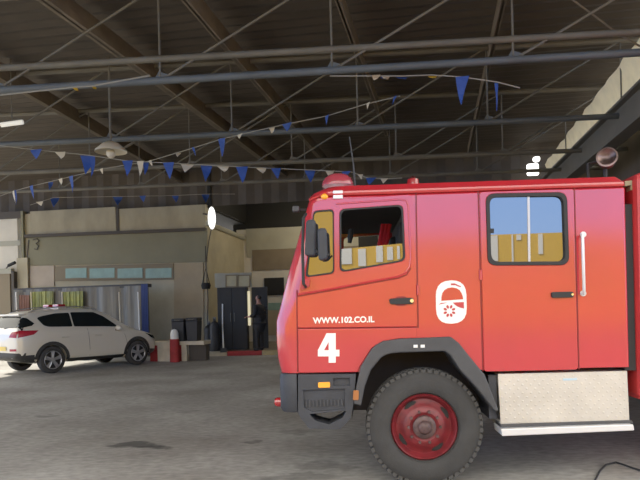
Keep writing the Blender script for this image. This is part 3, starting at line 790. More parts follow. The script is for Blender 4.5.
# receding side wall right of the corner
sd = Vector((at_depth(245, 300, 26.8).x, at_depth(245, 300, 26.8).y, 0)) - FC
sd = FC + sd
ztc = fac(208, 223).z
mb = MB(); sv = (sd - FC)
mb.add([FC + Vector((0, 0, 0)), sd, sd + Vector((0, 0, ztc - .05)), FC + Vector((0, 0, ztc))], [(0, 1, 2, 3)])
off = Vector((-.25, .1, 0))
struct('wall_side', MB().prism([FC, sd, sd + Vector((0, 0, ztc - .1)), FC + Vector((0, 0, ztc))], off), M['plaster'], label='beige side wall running back from the corner')
struct('trim_1', MB().tube([FC + Vector((.05, -.02, ztc)), sd + Vector((.05, 0, ztc - .1))], .09, 6), M['paleband'])
# rear wall of the recess, continuing behind the fire truck
BD = FI_ @ sd
def bk(u, v, off=0.): return at_plane(u, v, sd - D * off, D)
zbt = bk(270, 228.5).z
b0 = FI_ @ sd
struct('wall_back', MB().box((b0.x - .3, b0.y, 0), (14, b0.y + .3, zbt), FM), M['whitewall'], label='pale rear wall behind the fire truck')
wb = bpy.data.objects['wall_back']
def bpart(name, u0, v0, u1, v1, off, th, m, parent=None):
    a = FI_ @ bk(u0, v0, off); b = FI_ @ bk(u1, v1, off)
    o = obj(name, MB().box((min(a.x, b.x), a.y, min(a.z, b.z)), (max(a.x, b.x), a.y + th, max(a.z, b.z)), FM), M[m], parent); o['kind'] = 'structure'; return o
bpart('pale_band', 246, 229, 470, 249, .04, .05, 'paleband', wb)
bpart('brown_band', 252, 250, 470, 263, .05, .06, 'brownband', wb)
bpart('window_2', 264, 278, 284, 295, .06, .08, 'black', wb)
bpart('window_3', 358, 226, 378, 252, .06, .08, 'black', wb)
bpart('lower_panel', 266, 309, 300, 335, .05, .06, 'beige', wb)
bpart('green_panel', 268, 303, 282, 310, .06, .06, 'teal_glass', wb)
# black boxes paint in the dark void above the recess
struct('wall_void', MB().box((-.5, b0.y + .3, zbt - .3), (40, b0.y + .5, ROOFZ + .3), FM), M['black'], label='black sheet standing in for dark void above the rear wall')
struct('wall_sun_block', MB().box((.0, .2, zt_ - .1), (.12, b0.y + .2, ROOFZ), FM), M['black'])  # added to block sun from the top of the side wall
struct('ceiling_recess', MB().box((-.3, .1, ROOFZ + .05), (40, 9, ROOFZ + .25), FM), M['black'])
# right-hand side wall of the shed, far right behind the truck
RA, RB = at_z(642, 62, 5.5), at_z(556, 165, 5.5)
rd = (RB - RA); rd.z = 0; rd.normalize()
rp = Vector((rd.y, -rd.x, 0))
A_ = RA - rd * 3; B_ = RB + rd * 2.0
A_.z = B_.z = 0
wr = struct('wall_right', MB().prism([A_ + rp * .9, B_ + rp * .9 + rd * 8, B_ + rp * .9 + rd * 8 + Vector((0, 0, 5.4)), A_ + rp * .9 + Vector((0, 0, 5.4))], rp * .2), M['clad'], label='dark right wall of the shed')
# beige fascia: crumpled strip along the right edge of the roof
mb = MB(); L = (B_ - A_).length; nn = 60; vs = []
for i in range(nn + 1):
    p = A_ + rd * (L * i / nn)
    for k in range(6):
        z = 5.95 - k * .2; w_ = .025 * math.sin(i * 1.3 + k * .9) * random.uniform(.4, 1) + .02 * (k % 2)
        vs.append(p + rp * (w_ + .06 * k) + Vector((0, 0, z + .012 * math.sin(i * .8))))
mb.add(vs, [(i * 6 + k, (i + 1) * 6 + k, (i + 1) * 6 + k + 1, i * 6 + k + 1) for i in range(nn) for k in range(5)])
fa = obj('fascia_strip', mb, M['beam_beige'], smooth=True); tag(fa, 'crumpled beige strip running along the right edge of the shed roof', 'fascia strip')
# grey girder beside it
G0, G1 = at_z(650, 112, 4.6), at_z(572, 176, 4.6)
gd = (G1 - G0); gd.z = 0; gd.normalize(); gp_ = Vector((gd.y, -gd.x, 0))
a = G0 - gd * 3; b = G1 + gd * 5
mb = MB()
mb.prism([a, a + gp_ * .05, a + gp_ * .05 + Vector((0, 0, .55)), a + Vector((0, 0, .55))], b - a)
for zz in (-.03, .53):
    mb.prism([a - gp_ * .12 + Vector((0, 0, zz)), a + gp_ * .17 + Vector((0, 0, zz)), a + gp_ * .17 + Vector((0, 0, zz + .05)), a - gp_ * .12 + Vector((0, 0, zz + .05))], b - a)
gi = obj('girder', mb, M['beam_grey']); tag(gi, 'heavy dark grey girder running back above the truck roof at right', 'girder')
# ------------------------------------------------------------------ steel roof trusses
def truss(name_label, L0, L1, zb, us, m, zt=6.42, r=.05, extra=None, ext=3.0, diag='up', col2='steel'):
    a = at_z(*L0, zb); b = at_z(*L1, zb); d = (b - a).normalized(); n = Vector((-d.y, d.x, 0))
    Lh = (b - a).length
    root = thing('roof_truss', name_label, 'roof truss', (a.x, a.y, zb), 0, 'steel roof trusses')
    A2, B2 = a - d * ext, b + d * ext
    Z = Vector((0, 0, zt - zb))
    obj('bottom_chord', MB().tube([A2, B2], r, 10), M[m], root, world=True, smooth=True)
    obj('top_chord', MB().tube([A2 + Z, B2 + Z], r, 8), M[col2], root, world=True, smooth=True)
    if extra:
        p = at_plane(*extra[0], a, n); q = at_plane(*extra[1], a, n); e = (q - p).normalized()
        obj('middle_chord', MB().tube([p - e * ext, q + e * ext], r * .9, 10), M['steel'], root, world=True, smooth=True)
    xs = [(at_plane(u, v, a, n) - a).dot(d) for u, v in us]
    sp = xs[1] - xs[0]
    k0 = xs[0]
    while k0 - sp > -ext: k0 -= sp
    x = k0
    while x < Lh + ext:
        p = a + d * x
        obj('vertical_strut', MB().tube([p, p + Z], .016, 6), M[col2], root, world=True)
        q = a + d * (x + sp) + Z
        if diag == 'up': obj('diagonal_brace', MB().tube([p, q], .02, 6), M[col2], root, world=True)
        else: obj('diagonal_brace', MB().tube([p + Z, q - Z], .024, 6), M[col2], root, world=True)
        gs = MB().prism([p + d * -.1 + Vector((0, 0, .0)), p + d * .12, p + d * .12 + Vector((0, 0, .09)), p + d * -.02 + Vector((0, 0, .14))], n * .02)
        obj('gusset_plate', gs, M[m], root, world=True)
        x += sp
    return root, a, d, n
tr1 = truss('nearest and largest steel roof truss, its bottom chord bluish grey', (0, 90), (640, 52.5), 5.0, [(160, 74), (332, 66)], 'steel_blue', r=.055, extra=((0, 68), (640, 32)))
tr2 = truss('second steel roof truss from the front, carrying the long pennant string', (0, 144.5), (600, 117), 5.0, [(110, 138), (232, 133)], 'steel_blue', r=.055)
tr3 = truss('third steel roof truss from the front, between pennants and dark cladding', (0, 173), (570, 151), 5.0, [(90, 168), (190, 165)], 'steel', r=.055)
tr4 = truss('rearmost steel roof truss, just in front of the dark cladding', (0, 192), (500, 172), 5.0, [(60, 190), (140, 187)], 'steel', r=.05, zt=6.3)
# long beams running back under the roof
def roofbeam(p0, p1, z, w, label, m='rust', ext=(1, 3)):
    a = at_z(*p0, z); b = at_z(*p1, z); d = (b - a).normalized(); s = Vector((d.y, -d.x, 0))
    a2, b2 = a - d * ext[0], b + d * ext[1]
    mb = MB(); mb.prism([a2 - s * w / 2, a2 + s * w / 2, a2 + s * w / 2 + Vector((0, 0, .12)), a2 - s * w / 2 + Vector((0, 0, .12))], b2 - a2)
    mb.prism([a2 - s * .015, a2 + s * .015, a2 + s * .015 + Vector((0, 0, .35)), a2 - s * .015 + Vector((0, 0, .35))], b2 - a2)
    o = obj('roof_beam', mb, M[m]); tag(o, label, 'roof beam', 'beams running back under the roof'); return o
roofbeam((42, 0), (262, 160), 6.1, .16, 'wide brown roof beam running back from the upper left corner')
roofbeam((184, 0), (312, 150), 6.1, .1, 'thin brown roof beam, second from the upper left corner')
roofbeam((337, 0), (374, 102), 6.1, .08, 'thin brown roof beam running back above the cab door')
roofbeam((504, 0), (470, 150), 6.1, .08, 'thin roof beam running back above the crew cab window', ext=(1, 1))
roofbeam((-70, 40), (150, 165), 6.1, .12, 'brown roof beam at the far left edge, above the pennants')
cb = obj('hanging_cable', MB().tube([at_depth(570, -2, 9.4), at_depth(596, 17, 9.4), at_depth(620, 35, 9.3), at_depth(645, 49, 9.2)], .014, 6), M['rust'])
tag(cb, 'thin slack cable hanging from roof at upper right', 'cable')
# ------------------------------------------------------------------ lamps
pl = thing('hanging_lamp', 'wide pale lamp shade hanging from truss above the beige facade', 'hanging lamp', at_depth(111, 152, 12.2))
c0 = at_depth(111, 152, 12.2)
hw = .30
mb = MB().lathe([(hw, 0), (hw * .96, .04), (hw * .5, .16), (hw * .2, .2), (0, .2)], (0, 0, 0), (0, 0, 1), 20)
obj('lamp_shade', mb, M['lamp_white'], pl, smooth=True)
obj('bulb', MB().ball((0, 0, -.03), .09, 12, 8), M['lamp_white'], pl, smooth=True)
obj('hanger_rod', MB().tube([(0, 0, .2), (0, 0, 6.4 - c0.z)], .02, 6), M['steel'], pl)
tb_ = thing('fluorescent_lamp', 'short white fluorescent tube lamp under the roof at far left', 'tube lamp', at_depth(12, 124, 12.4))
obj('tube', MB().tube([at_depth(1, 125, 12.4), at_depth(23, 122, 12.4)], .045, 10), M['tube_white'], tb_, world=True, smooth=True)
c1 = at_depth(12, 122.5, 12.4)
obj('lamp_housing', MB().tube([at_depth(1, 122.5, 12.42), at_depth(23, 119.5, 12.42)], .03, 8), M['steel'], tb_, world=True)
obj('hanger_rod', MB().tube([c1, Vector((c1.x, c1.y, 6.5))], .012, 6), M['steel'], tb_, world=True)
# white round lamp on the corner
p = at_depth(211.8, 218, 22.1)
wlamp = thing('corner_lamp', 'bright white round lamp at the top corner of the facade', 'lamp', p)
obj('lamp_body', MB().ball((0, 0, 0), .27, 20, 12, (.5, .5, 1.45)), M['bright'], wlamp, smooth=True)
obj('lamp_bracket', MB().tube([(-.35, .3, .2), (0, .05, .1)], .03, 8), M['darktrim'], wlamp)
# hanging dark bucket lamp on cords at the corner
hl = thing('hanging_lantern', 'black lantern hanging on two cords beside the facade corner', 'lantern', fac(206, 285.5, .35))
p = fac(206, 285.5, .35)
obj('lantern_body', MB().lathe([(0, -.12), (.14, -.12), (.17, 0), (.14, .09), (0, .1)], (0, 0, 0), (0, 0, 1), 16), M['black'], hl, smooth=True)
tp = fac(205.5, 246, .1)
for s in (-1, 1): obj('cord', MB().tube([Vector((s * .12, 0, .08)), fac(205.8, 268, .2) - p, tp - p], .014, 6), M['black'], hl)
wc_ = obj('wall_cable', MB().tube([at_depth(212, 226, 22.2), at_depth(209, 240, 22.2), at_depth(206, 262, 22.2), at_depth(208, 300, 22.2), at_depth(207, 345, 22.2)], .02, 6), M['darktrim'])
tag(wc_, 'dark cable running down the facade corner from the white lamp', 'cable')
# glowing panels and a pale one stand in for daylight through wall gaps
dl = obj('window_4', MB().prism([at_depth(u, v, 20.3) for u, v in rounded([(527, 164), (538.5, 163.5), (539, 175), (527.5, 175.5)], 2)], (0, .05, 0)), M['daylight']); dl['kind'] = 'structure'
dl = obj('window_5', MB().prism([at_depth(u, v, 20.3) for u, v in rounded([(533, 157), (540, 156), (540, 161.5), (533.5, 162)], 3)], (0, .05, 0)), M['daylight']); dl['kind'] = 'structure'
dl = obj('window_6', MB().prism([at_depth(u, v, 20.1) for u, v in [(549, 159), (557, 158), (557, 162.5), (549, 163.5)]], (0, .05, 0)), M['lamp_white']); dl['kind'] = 'structure'
# ------------------------------------------------------------------ strings of pennants
def bunting(label, pts, flags, r=.008):
    P = [at_depth(u, v, d) for u, v, d in pts]
    root = thing('pennant_string', label, 'pennant string', P[0], 0, 'pennant strings under the roof')
    obj('string', MB().tube(P, r, 5), M['cord'], root, world=True)
    for (u, kind, w, h) in flags:
        for i in range(len(pts) - 1):
            if pts[i][0] <= u <= pts[i + 1][0]:
                t = (u - pts[i][0]) / (pts[i + 1][0] - pts[i][0]); p = P[i].lerp(P[i + 1], t); d = (P[i + 1] - P[i]).normalized(); dep = p.y
        s = dep / FPX; ww, hh = w * s, h * s
        tw = random.uniform(-.5, .5)
        dx = Vector((d.x, d.y, 0)); dx = Matrix.Rotation(tw * .6, 3, 'Z') @ dx
        mb = MB(); rows = 5; vs = []; sw_ = random.uniform(-.04, .04)
        for k in range(rows + 1):
            f = k / rows; half = ww / 2 * (1 - f * .97)
            c = p + Vector((sw_ * f, .05 * math.sin(f * 3 + tw * 5), -hh * f))
            vs += [c - dx * half, c + dx * half + Vector((0, .03 * math.sin(f * 4), 0))]
        mb.add(vs, [(2 * k, 2 * k + 1, 2 * k + 3, 2 * k + 2) for k in range(rows)])
        o = obj('pennant', mb, M['pen_' + kind], root, world=True); o['label'] = kind + ' pennant'
bunting('longest pennant string of blue and white flags, level above the facade', 
        [(-5, 145, 12.3), (37, 150, 12.3), (87, 155, 12.3), (128, 161, 12.3), (169, 163, 12.3), (206, 165, 12.3), (242, 167, 12.3), (276, 168.5, 12.3), (310, 170, 12.3), (352, 172, 12.3)],
        [(37, 'blue', 14, 9), (61, 'white', 11, 6), (87, 'blue', 15, 20), (92, 'blue', 6, 22), (128, 'blue', 11, 15), (141, 'white', 7, 14), (145, 'blue', 6, 14), (169, 'blue', 12, 16), (187, 'white', 13, 9), (206, 'blue', 12, 17), (223, 'white', 12, 6), (242, 'blue', 12, 16),
         (261, 'white', 10, 6), (276, 'blue', 10, 10), (310, 'blue', 11, 13), (330, 'white', 9, 6), (346, 'blue', 9, 8)])
bunting('pennant string rising from low left to the second truss at centre',
        [(0, 196, 17), (14, 191, 17), (32, 186, 16.5), (61, 179, 16), (102, 169, 15), (150, 161, 14), (180, 152, 13.3), (222, 139, 12.4), (255, 131, 12.), (287, 124, 11.7), (327, 116, 11.3), (366, 104, 10.6), (400, 96, 10.)],
        [(14, 'white', 6, 12), (16, 'blue', 5, 14), (32, 'blue', 7, 13), (50, 'blue', 6, 9), (61, 'white', 8, 6), (72, 'blue', 8, 16), (102, 'white', 7, 5), (150, 'white', 7, 5), (178, 'white', 7, 5), (194, 'blue', 5, 8), (222, 'blue', 10, 18), (240, 'white', 10, 4), (272, 'white', 7, 6), (287, 'blue', 13, 7),
         (327, 'blue', 9, 9), (368, 'white', 8, 5), (395, 'blue', 7, 7)])
bunting('pennant string under the nearest truss, with one large blue flag',
        [(330, 76, 9.1), (372, 76, 9.1), (405, 76, 9.1), (432, 75, 9.1), (462, 77, 9.), (497, 82, 8.9), (520, 88, 8.9)],
        [(376, 'white', 9, 3), (386, 'white', 8, 3), (402, 'blue', 12, 4), (433, 'yellow', 9, 4), (462, 'blue', 14, 27), (497, 'blue', 5, 30), (384, 'blue', 7, 4)])
bunting('lowest pennant string, small flags hanging just above the beige facade',
        [(30, 205, 18.8), (54, 197.5, 18.8), (117, 196.5, 18.8), (175, 195.5, 18.8), (205, 194, 18.8), (235, 194, 18.8)],
        [(40, 'white', 9, 4), (54, 'blue', 9, 10), (117, 'blue', 10, 9), (143, 'blue', 7, 6), (175, 'blue', 7, 7), (205, 'blue', 8, 9)])
bunting('short cream string along the left half of the nearest truss',
        [(-4, 95.5, 9.5), (75, 87, 9.4), (92, 86, 9.4), (150, 75.5, 9.3)], [(74, 'yellow', 5, 4), (93, 'yellow', 4, 4)], r=.012)
bunting('pale string right of the cab beacon, small flags over the truck roof',
        [(352, 172, 12), (368, 178, 12), (385, 179, 12), (402, 178, 12)], [(371, 'blue', 11, 6), (384, 'white', 8, 4), (360, 'white', 6, 4)])
# ------------------------------------------------------------------ things in front of the facade
# stall covered with plastic sheets
SD_ = 21.0
def st(u, v, off=1.6): return fac(u, v, off)
stl = thing('covered_stall', 'long stall behind the car, hung with grey plastic sheeting', 'stall', Vector((st(80, 340).x, st(80, 340).y, 0)))
a = FI_ @ st(14, 290); b = FI_ @ st(143, 286); zt1 = a.z
yf = a.y
for x in (a.x, (a.x + b.x) / 2, b.x):
    for y in (yf + .02, yf + .3):
        obj('post', MB().box((x - .03, y, 0), (x + .03, y + .06, b.z), FM), M['steel'], stl, world=True)
obj('roof_frame', MB().prism([st(14, 288.5), st(147, 283.5), st(147, 287), (st(14, 292.5))], D * .35), M['darkgrey'], stl, world=True)
def sheet(name, u0, u1, m, off, vt0, vt1, bot, amp=.05, seed=0):
    mb = MB(); n = 60; rows = 6; vs = []
    for i in range(n + 1):
        t = i / n; u = u0 + (u1 - u0) * t; ptop = st(u, vt0 + (vt1 - vt0) * t, off)
        for k in range(rows + 1):
            f = k / rows; z = ptop.z * (1 - f) + bot * f
            w_ = amp * (math.sin(i * 1.1 + seed) * .6 + math.sin(i * .43 + 2 + seed)) * (.35 + .65 * f)
            vs.append(Vector((ptop.x, ptop.y, z)) - D * w_)
    mb.add(vs, [(i * (rows + 1) + k, (i + 1) * (rows + 1) + k, (i + 1) * (rows + 1) + k + 1, i * (rows + 1) + k + 1) for i in range(n) for k in range(rows)])
    return obj(name, mb, M[m], stl, world=True, smooth=True)
sheet('plastic_sheet', 14, 143, 'curtain', 1.62, 290, 285.5, .05)
s2 = sheet('yellow_green_sheet', 30, 53, 'sheet_green', 1.72, 292, 291, 1.45, .03, 2); s2['label'] = 'yellow green sheet'
s2 = sheet('yellow_green_sheet', 62, 83, 'sheet_green', 1.72, 292, 291, 1.45, .03, 4); s2['label'] = 'yellow green sheet'
s2 = sheet('faded_red_sheet', 19, 29, 'sheet_pink', 1.72, 295, 295, 1.35, .03, 1); s2['label'] = 'faded red sheet'
s2 = sheet('blue_edge_sheet', 141, 147.5, 'bluecloth', 1.74, 284.2, 283.8, .1, .015, 1); s2['label'] = 'blue edge sheet'
for u in (16, 31, 62, 119, 138):
    obj('sheet_batten', MB().tube([st(u, 292, 1.76), st(u + 1.5, 330, 1.76)], .022, 6), M['outwhite' if u in (16, 138) else 'kerb_white'], stl, world=True)

# low painted wall with red and white blocks
def gnd(u, v): return at_z(u, v, 0)
w0 = gnd(150, 361.5); lw_z = at_plane(178, 342, w0, D).z
lw = thing('low_wall', 'low wall painted in red and white blocks beside the car nose', 'low wall', w0)
def lwp(u, z, off=0.):
    p = at_plane(u, 350, w0 - D * off, D); return Vector((p.x, p.y, z))
cols = [(150, 157.5, 'kerb_red'), (157.5, 170, 'kerb_white'), (170, 181.5, 'kerb_red'), (181.5, 186.5, 'kerb_white')]
for u0, u1, m in cols:
    o = obj('painted_block', MB().prism([lwp(u0, 0), lwp(u1, 0), lwp(u1, lw_z - .05), lwp(u0, lw_z - .05)], D * .45), M[m], lw, world=True)
    o['label'] = ('red' if 'red' in m else 'white') + ' painted block'
obj('coping', MB().prism([lwp(148, lw_z - .09, .04), lwp(204, lw_z - .09, .04), lwp(204, lw_z + .02, .04), lwp(148, lw_z + .02, .04)], D * .6), M['kerb_white'], lw, world=True)
obj('wall_base', MB().prism([lwp(186, 0, -.2), lwp(206, 0, -.2), lwp(206, lw_z - .1, -.2), lwp(186, lw_z - .1, -.2)], D * .3), M['darktrim'], lw, world=True)
# small red and white bollard standing in front of the low wall
bp_ = at_z(177, 361.5, 0) - D * .15
bo = thing('bollard', 'short red bollard with rounded white top before the low wall', 'bollard', bp_)
hb = at_plane(177, 329, bp_, D).z
obj('bollard_post', MB().lathe([(0, 0), (.15, 0), (.14, hb * .7), (0, hb * .7)], (0, 0, 0), (0, 0, 1), 18), M['kerb_red'], bo, smooth=True)
obj('bollard_cap', MB().lathe([(.12, hb * .66), (.115, hb * .88), (.08, hb * .97), (0, hb)], (0, 0, 0), (0, 0, 1), 18), M['outwhite'], bo, smooth=True, label='white rounded cap')
# two dark bins on the low wall
def bin_(u0, u1, v1, label, name='dark_bin', base=None, off=-.15, h=None):
    z0 = lw_z + .02 if base is None else base
    p = at_plane((u0 + u1) / 2, 330, w0 - D * off, D); p.z = z0
    wd = abs((at_plane(u1, 330, w0 - D * off, D) - at_plane(u0, 330, w0 - D * off, D)).length)
    wd *= .9
    ht = at_plane((u0 + u1) / 2, v1, w0 - D * off, D).z - z0
    r = thing(name, label, 'bin', p, -YS, 'dark bins by the facade corner')
    mb = MB(); mb.add([(-wd * .42, -.18, 0), (wd * .42, -.18, 0), (wd * .42, .18, 0), (-wd * .42, .18, 0), (-wd / 2, -.21, ht * .85), (wd / 2, -.21, ht * .85), (wd / 2, .21, ht * .85), (-wd / 2, .21, ht * .85)],
                      [(0, 3, 2, 1), (4, 5, 6, 7), (0, 1, 5, 4), (1, 2, 6, 5), (2, 3, 7, 6), (3, 0, 4, 7)])
    obj('bin_body', mb, M['bin'], r, bevel=.015)
    obj('lid', MB().box((-wd * .51, -.22, ht * .85), (wd * .51, .22, ht)), M['bin'], r, bevel=.03)
    obj('lid_handle', MB().tube([(-wd * .2, -.2, ht * .97), (-wd * .2, -.26, ht * .93), (wd * .2, -.26, ht * .93), (wd * .2, -.2, ht * .97)], .012, 6), M['steel'], r)
    return r
bin_(173.5, 187, 318.5, 'dark bin standing on the low wall, directly above the red block')
bin_(187.5, 200.5, 317.5, 'dark bin standing on the low wall, nearest the facade corner', off=-.2)
# pavement and painted kerb before the entrance
k0 = gnd(205, 356.5); k1 = gnd(320, 354.)
kd = (k1 - k0).normalized(); kn = Vector((-kd.y, kd.x, 0))
KZ = .15
pv = MB().prism([k0 + kn * .02, k1 + kd * 4 + kn * .02, k1 + kd * 4 + kn * 9, k0 + kn * 9], (0, 0, KZ - .01))
struct('floor_pavement', pv, M['pave'], label='raised pavement before the dark entrance doors')
def kp(u): return at_plane(u, 352, k0, kn)
for u0, u1, m, lab in ((205, 227, 'kerb_white', 'pale worn kerb stone left of the red kerb stone'), (227, 262, 'kerb_red', 'red painted kerb stone before the dark doors and the person'), (262, 300, 'kerb_yellow', 'dull yellow painted kerb stone beside the truck nose')):
    a = kp(u0 + .25); b = kp(u1 - .25); a.z = b.z = 0
    o = obj('kerb_stone', MB().prism([a, b, b + kn * .25, a + kn * .25], (0, 0, KZ)), M[m], bevel=.02); tag(o, lab, 'kerb', 'painted kerb stones')
# dark entrance doors (metal cabinet wide as a door) on the pavement
ed0 = k0 + kn * .9
def ep(u, v, off=0.): return at_plane(u, v, ed0 - kn * off, kn)
ent = thing('dark_cabinet', 'tall black metal double door cabinet beside the lit doorway', 'cabinet', Vector((ep(233, 330).x, ep(233, 330).y, KZ)))
zt3 = ep(230, 287.5).z
def eb(u0, u1, z0, z1, off, th):
    a = ep(u0, 330, off); b = ep(u1, 330, off); a.z = b.z = z0
    return MB().prism([a, b, Vector((b.x, b.y, z1)), Vector((a.x, a.y, z1))], kn * th)
obj('cabinet_body', eb(218, 247.5, KZ, zt3, 0, .4), M['blackdoor'], ent, world=True)
for u0, u1, uh in ((218.6, 232.4, 231), (233, 246.8, 234.6)):
    dd = obj('door', eb(u0, u1, KZ + .05, zt3 - .05, .025, .03), M['blackdoor'], ent, world=True, bevel=.01)
    obj('handle', eb(uh - .3, uh + .3, 1.1, 1.4, .06, .04), M['steel'], dd, world=True)
# doorway with a glowing strip, dark leaf behind the person, transoms above
zd = ep(250, 287.).z
ds = struct('door_1', eb(252.5, 268, KZ, zd, -.35, .1), M['blackdoor'], label='dark door leaf behind the person')
struct('doorway_glow', eb(248, 250.8, .95, ep(250, 291).z, -.2, .05), M['lit'], label='glowing strip standing in for the lit doorway gap')  # emissive strip paints in the lit interior
struct('wall_entrance', eb(216, 252.5, zd + .02, ep(250, 272).z, -.3, .2), M['paleband'])
for i, (a_, b_) in enumerate(((226, 236.5), (238, 249.5))):
    p0, p1, p2, p3 = ep(a_, 275.5, -.2), ep(b_, 275.2, -.2), ep(b_, 286.5, -.2), ep(a_, 286.8, -.2)
    o = obj('window_%d' % (7 + i), MB().prism([p0, p1, p2, p3], kn * .05), M['transom']); o['kind'] = 'structure'
    f = MB().strip([ep(a_ - .6, 274.8, -.18), ep(b_ + .6, 274.5, -.18), ep(b_ + .6, 287.3, -.18), ep(a_ - .6, 287.5, -.18)], [ep(a_ + .4, 276, -.18), ep(b_ - .4, 275.8, -.18), ep(b_ - .4, 286, -.18), ep(a_ + .4, 286.2, -.18)], kn * .04, closed=True)
    f = obj('window_frame', f, M['frame_wood'], o); f['kind'] = 'structure'
# gas bottles and broom left of the cabinet
def can(u, v, vb, r, label):
    p = at_z(u, vb, KZ); h = at_plane(u, v, p, kn).z - KZ
    t_ = thing('gas_bottle', label, 'gas bottle', p, 0, 'dark gas bottles by the cabinet')
    obj('bottle_body', MB().lathe([(0, 0), (r, 0), (r, h * .78), (r * .75, h * .88), (r * .3, h * .93), (r * .3, h), (0, h)], (0, 0, 0), (0, 0, 1), 18), M['bin'], t_, smooth=True)
    obj('valve', MB().box((-.05, -.03, h * .98), (.05, .03, h * 1.06)), M['steel'], t_)
can(209.5, 323, 350.5, .16, 'dark gas bottle before the cabinet, the one nearest the facade corner')
can(215.2, 319, 351.0, .165, 'dark gas bottle before the cabinet, touching its left edge')
bm_ = thing('broom', 'broom with pale handle leaning against the black cabinet', 'broom', at_z(223.5, 352.4, KZ))
p0 = at_z(223.5, 352.4, KZ)
obj('handle', MB().tube([p0 + Vector((0, 0, .1)), ep(222.7, 325, .22), ep(222.5, 304, .05)], .022, 8), M['outwhite'], bm_, world=True)
obj('bristles', MB().box((-.1, -.04, 0), (.1, .04, .14)), M['bin'], bm_)

# ------------------------------------------------------------------ person by the entrance
pp = at_z(260, 350.3, KZ)
HT = at_plane(260, 294.5, pp, Vector((0, 1, 0))).z - KZ
S = HT / 1.75
ang = math.radians(-28)
per = thing('person', 'person in black uniform standing by the dark doorway, one arm forward', 'person', pp, ang)
per['_s'] = S
def skin(name, chains, m, parent, sub=2, root=None):
    """chains: list of lists of (x,y,z,r); the points with equal coordinates are joined"""
    vs = []; rs = []; es = []; idx = {}
    for ch in chains:
        prev = None
        for (x, y, z, r) in ch:
            key = (round(x, 4), round(y, 4), round(z, 4))
            if key not in idx: idx[key] = len(vs); vs.append((x * S, y * S, z * S)); rs.append(r * S)
            i = idx[key]
            if prev is not None and prev != i: es.append((prev, i))
            prev = i
    me = bpy.data.meshes.new(name); me.from_pydata(vs, es, [])
    o = bpy.data.objects.new(name, me); C.objects.link(o)
    md = o.modifiers.new('s', 'SKIN'); md.use_smooth_shade = True
    if not me.skin_vertices: 
        bpy.context.view_layer.objects.active = o
    for i, sv in enumerate(me.skin_vertices[0].data):
        sv.radius = (rs[i], rs[i]); sv.use_root = (i == 0)
    md2 = o.modifiers.new('u', 'SUBSURF'); md2.levels = sub; md2.render_levels = sub
    bpy.context.view_layer.update()
    me2 = bpy.data.meshes.new_from_object(o.evaluated_get(bpy.context.evaluated_depsgraph_get()))
    o.modifiers.clear(); o.data = me2; me2.materials.clear(); me2.materials.append(m)
    for p in me2.polygons: p.use_smooth = True
    o.parent = parent
    return o
# person local: faces -X (towards the left), Y across the body
pel = (0, 0, .93, .08)
spine = [pel, (0, 0, 1.08, .10), (0, 0, 1.25, .115), (0, 0, 1.38, .105), (-.005, 0, 1.46, .055), (-.015, 0, 1.53, .05), (-.03, 0, 1.61, .078), (-.03, 0, 1.68, .075), (-.025, 0, 1.72, .04)]
def leg(s): return [pel, (0, s * .09, .86, .085), (-.01, s * .11, .48, .058), (.01, s * .12, .1, .04), (-.02, s * .12, .045, .04), (-.14, s * .13, .035, .035)]
armL = [(0, 0, 1.38, .105), (0, -.19, 1.38, .06), (.0, -.25, 1.12, .045), (-.22, -.22, 1.06, .034), (-.28, -.21, 1.06, .032)]
armR = [(0, 0, 1.38, .105), (0, .19, 1.38, .06), (.02, .26, 1.12, .045), (-.03, .27, .88, .034), (-.04, .27, .8, .032)]
def fingers(h, d, up):
    out = []
    d = Vector(d); up = Vector(up); side = d.cross(up)
    h = Vector(h)
    for k, ln in enumerate((.065, .075, .07, .055)):
        b_ = h + d * .06 + side * (k - 1.5) * .02
        m_ = b_ + d * ln * .5 - up * .01; e_ = m_ + d * ln * .45 - up * .03
        out.append([(*h, .032), (*(h + d * .03 + side * (k - 1.5) * .014), .016), (*b_, .0095), (*m_, .009), (*e_, .008)])
    b_ = h + side * .03 + d * .01
    out.append([(*h, .032), (*b_, .014), (*(b_ + side * .025 + d * .03 - up * .01), .010), (*(b_ + side * .025 + d * .06 - up * .02), .009)])
    return out
body = skin('body', [spine, leg(-1), leg(1), armL, armR] + fingers((-.28, -.21, 1.06), (-1, 0, 0), (0, 0, 1)) + fingers((-.04, .27, .8), (0, 0, -1), (-1, 0, 0)), M['skin'], per)
coat = skin('coat', [[(0, 0, 1.0, .16), (0, 0, 1.1, .16), (0, 0, 1.25, .17), (0, 0, 1.37, .15), (-.005, 0, 1.44, .075)],
                     [(0, 0, 1.0, .16), (.005, 0, .85, .18), (.005, 0, .5, .2)],
                     [(0, 0, 1.37, .15), (0, -.19, 1.375, .085), (0, -.25, 1.12, .072), (-.2, -.222, 1.062, .048)],
                     [(0, 0, 1.37, .15), (0, .19, 1.375, .085), (.02, .26, 1.12, .072), (-.025, .27, .9, .05)]], M['cloth_dark'], per)
for s in (-1, 1):
    skin('trousers', [[(0, s * .07, .9, .1), (-.01, s * .11, .48, .078), (.005, s * .12, .07, .066)]], M['cloth_dark'], per)
    skin('shoe', [[(.05, s * .12, .055, .062), (-.03, s * .125, .05, .06), (-.16, s * .13, .035, .036)]], M['rubber'], per)
skin('hair', [[(.03, 0, 1.58, .05), (.02, 0, 1.66, .08), (-.015, 0, 1.715, .07)]], M['hair'], per)
hd = MB()
for s in (-1, 1): hd.ball((-.098 * S, s * .03 * S, 1.645 * S), .012 * S, 10, 6)
obj('eyes', hd, M['black'], per)
obj('nose', MB().ball((-.108 * S, 0, 1.615 * S), .016 * S, 10, 6, (1, .7, 1.3)), M['skin'], per, smooth=True)
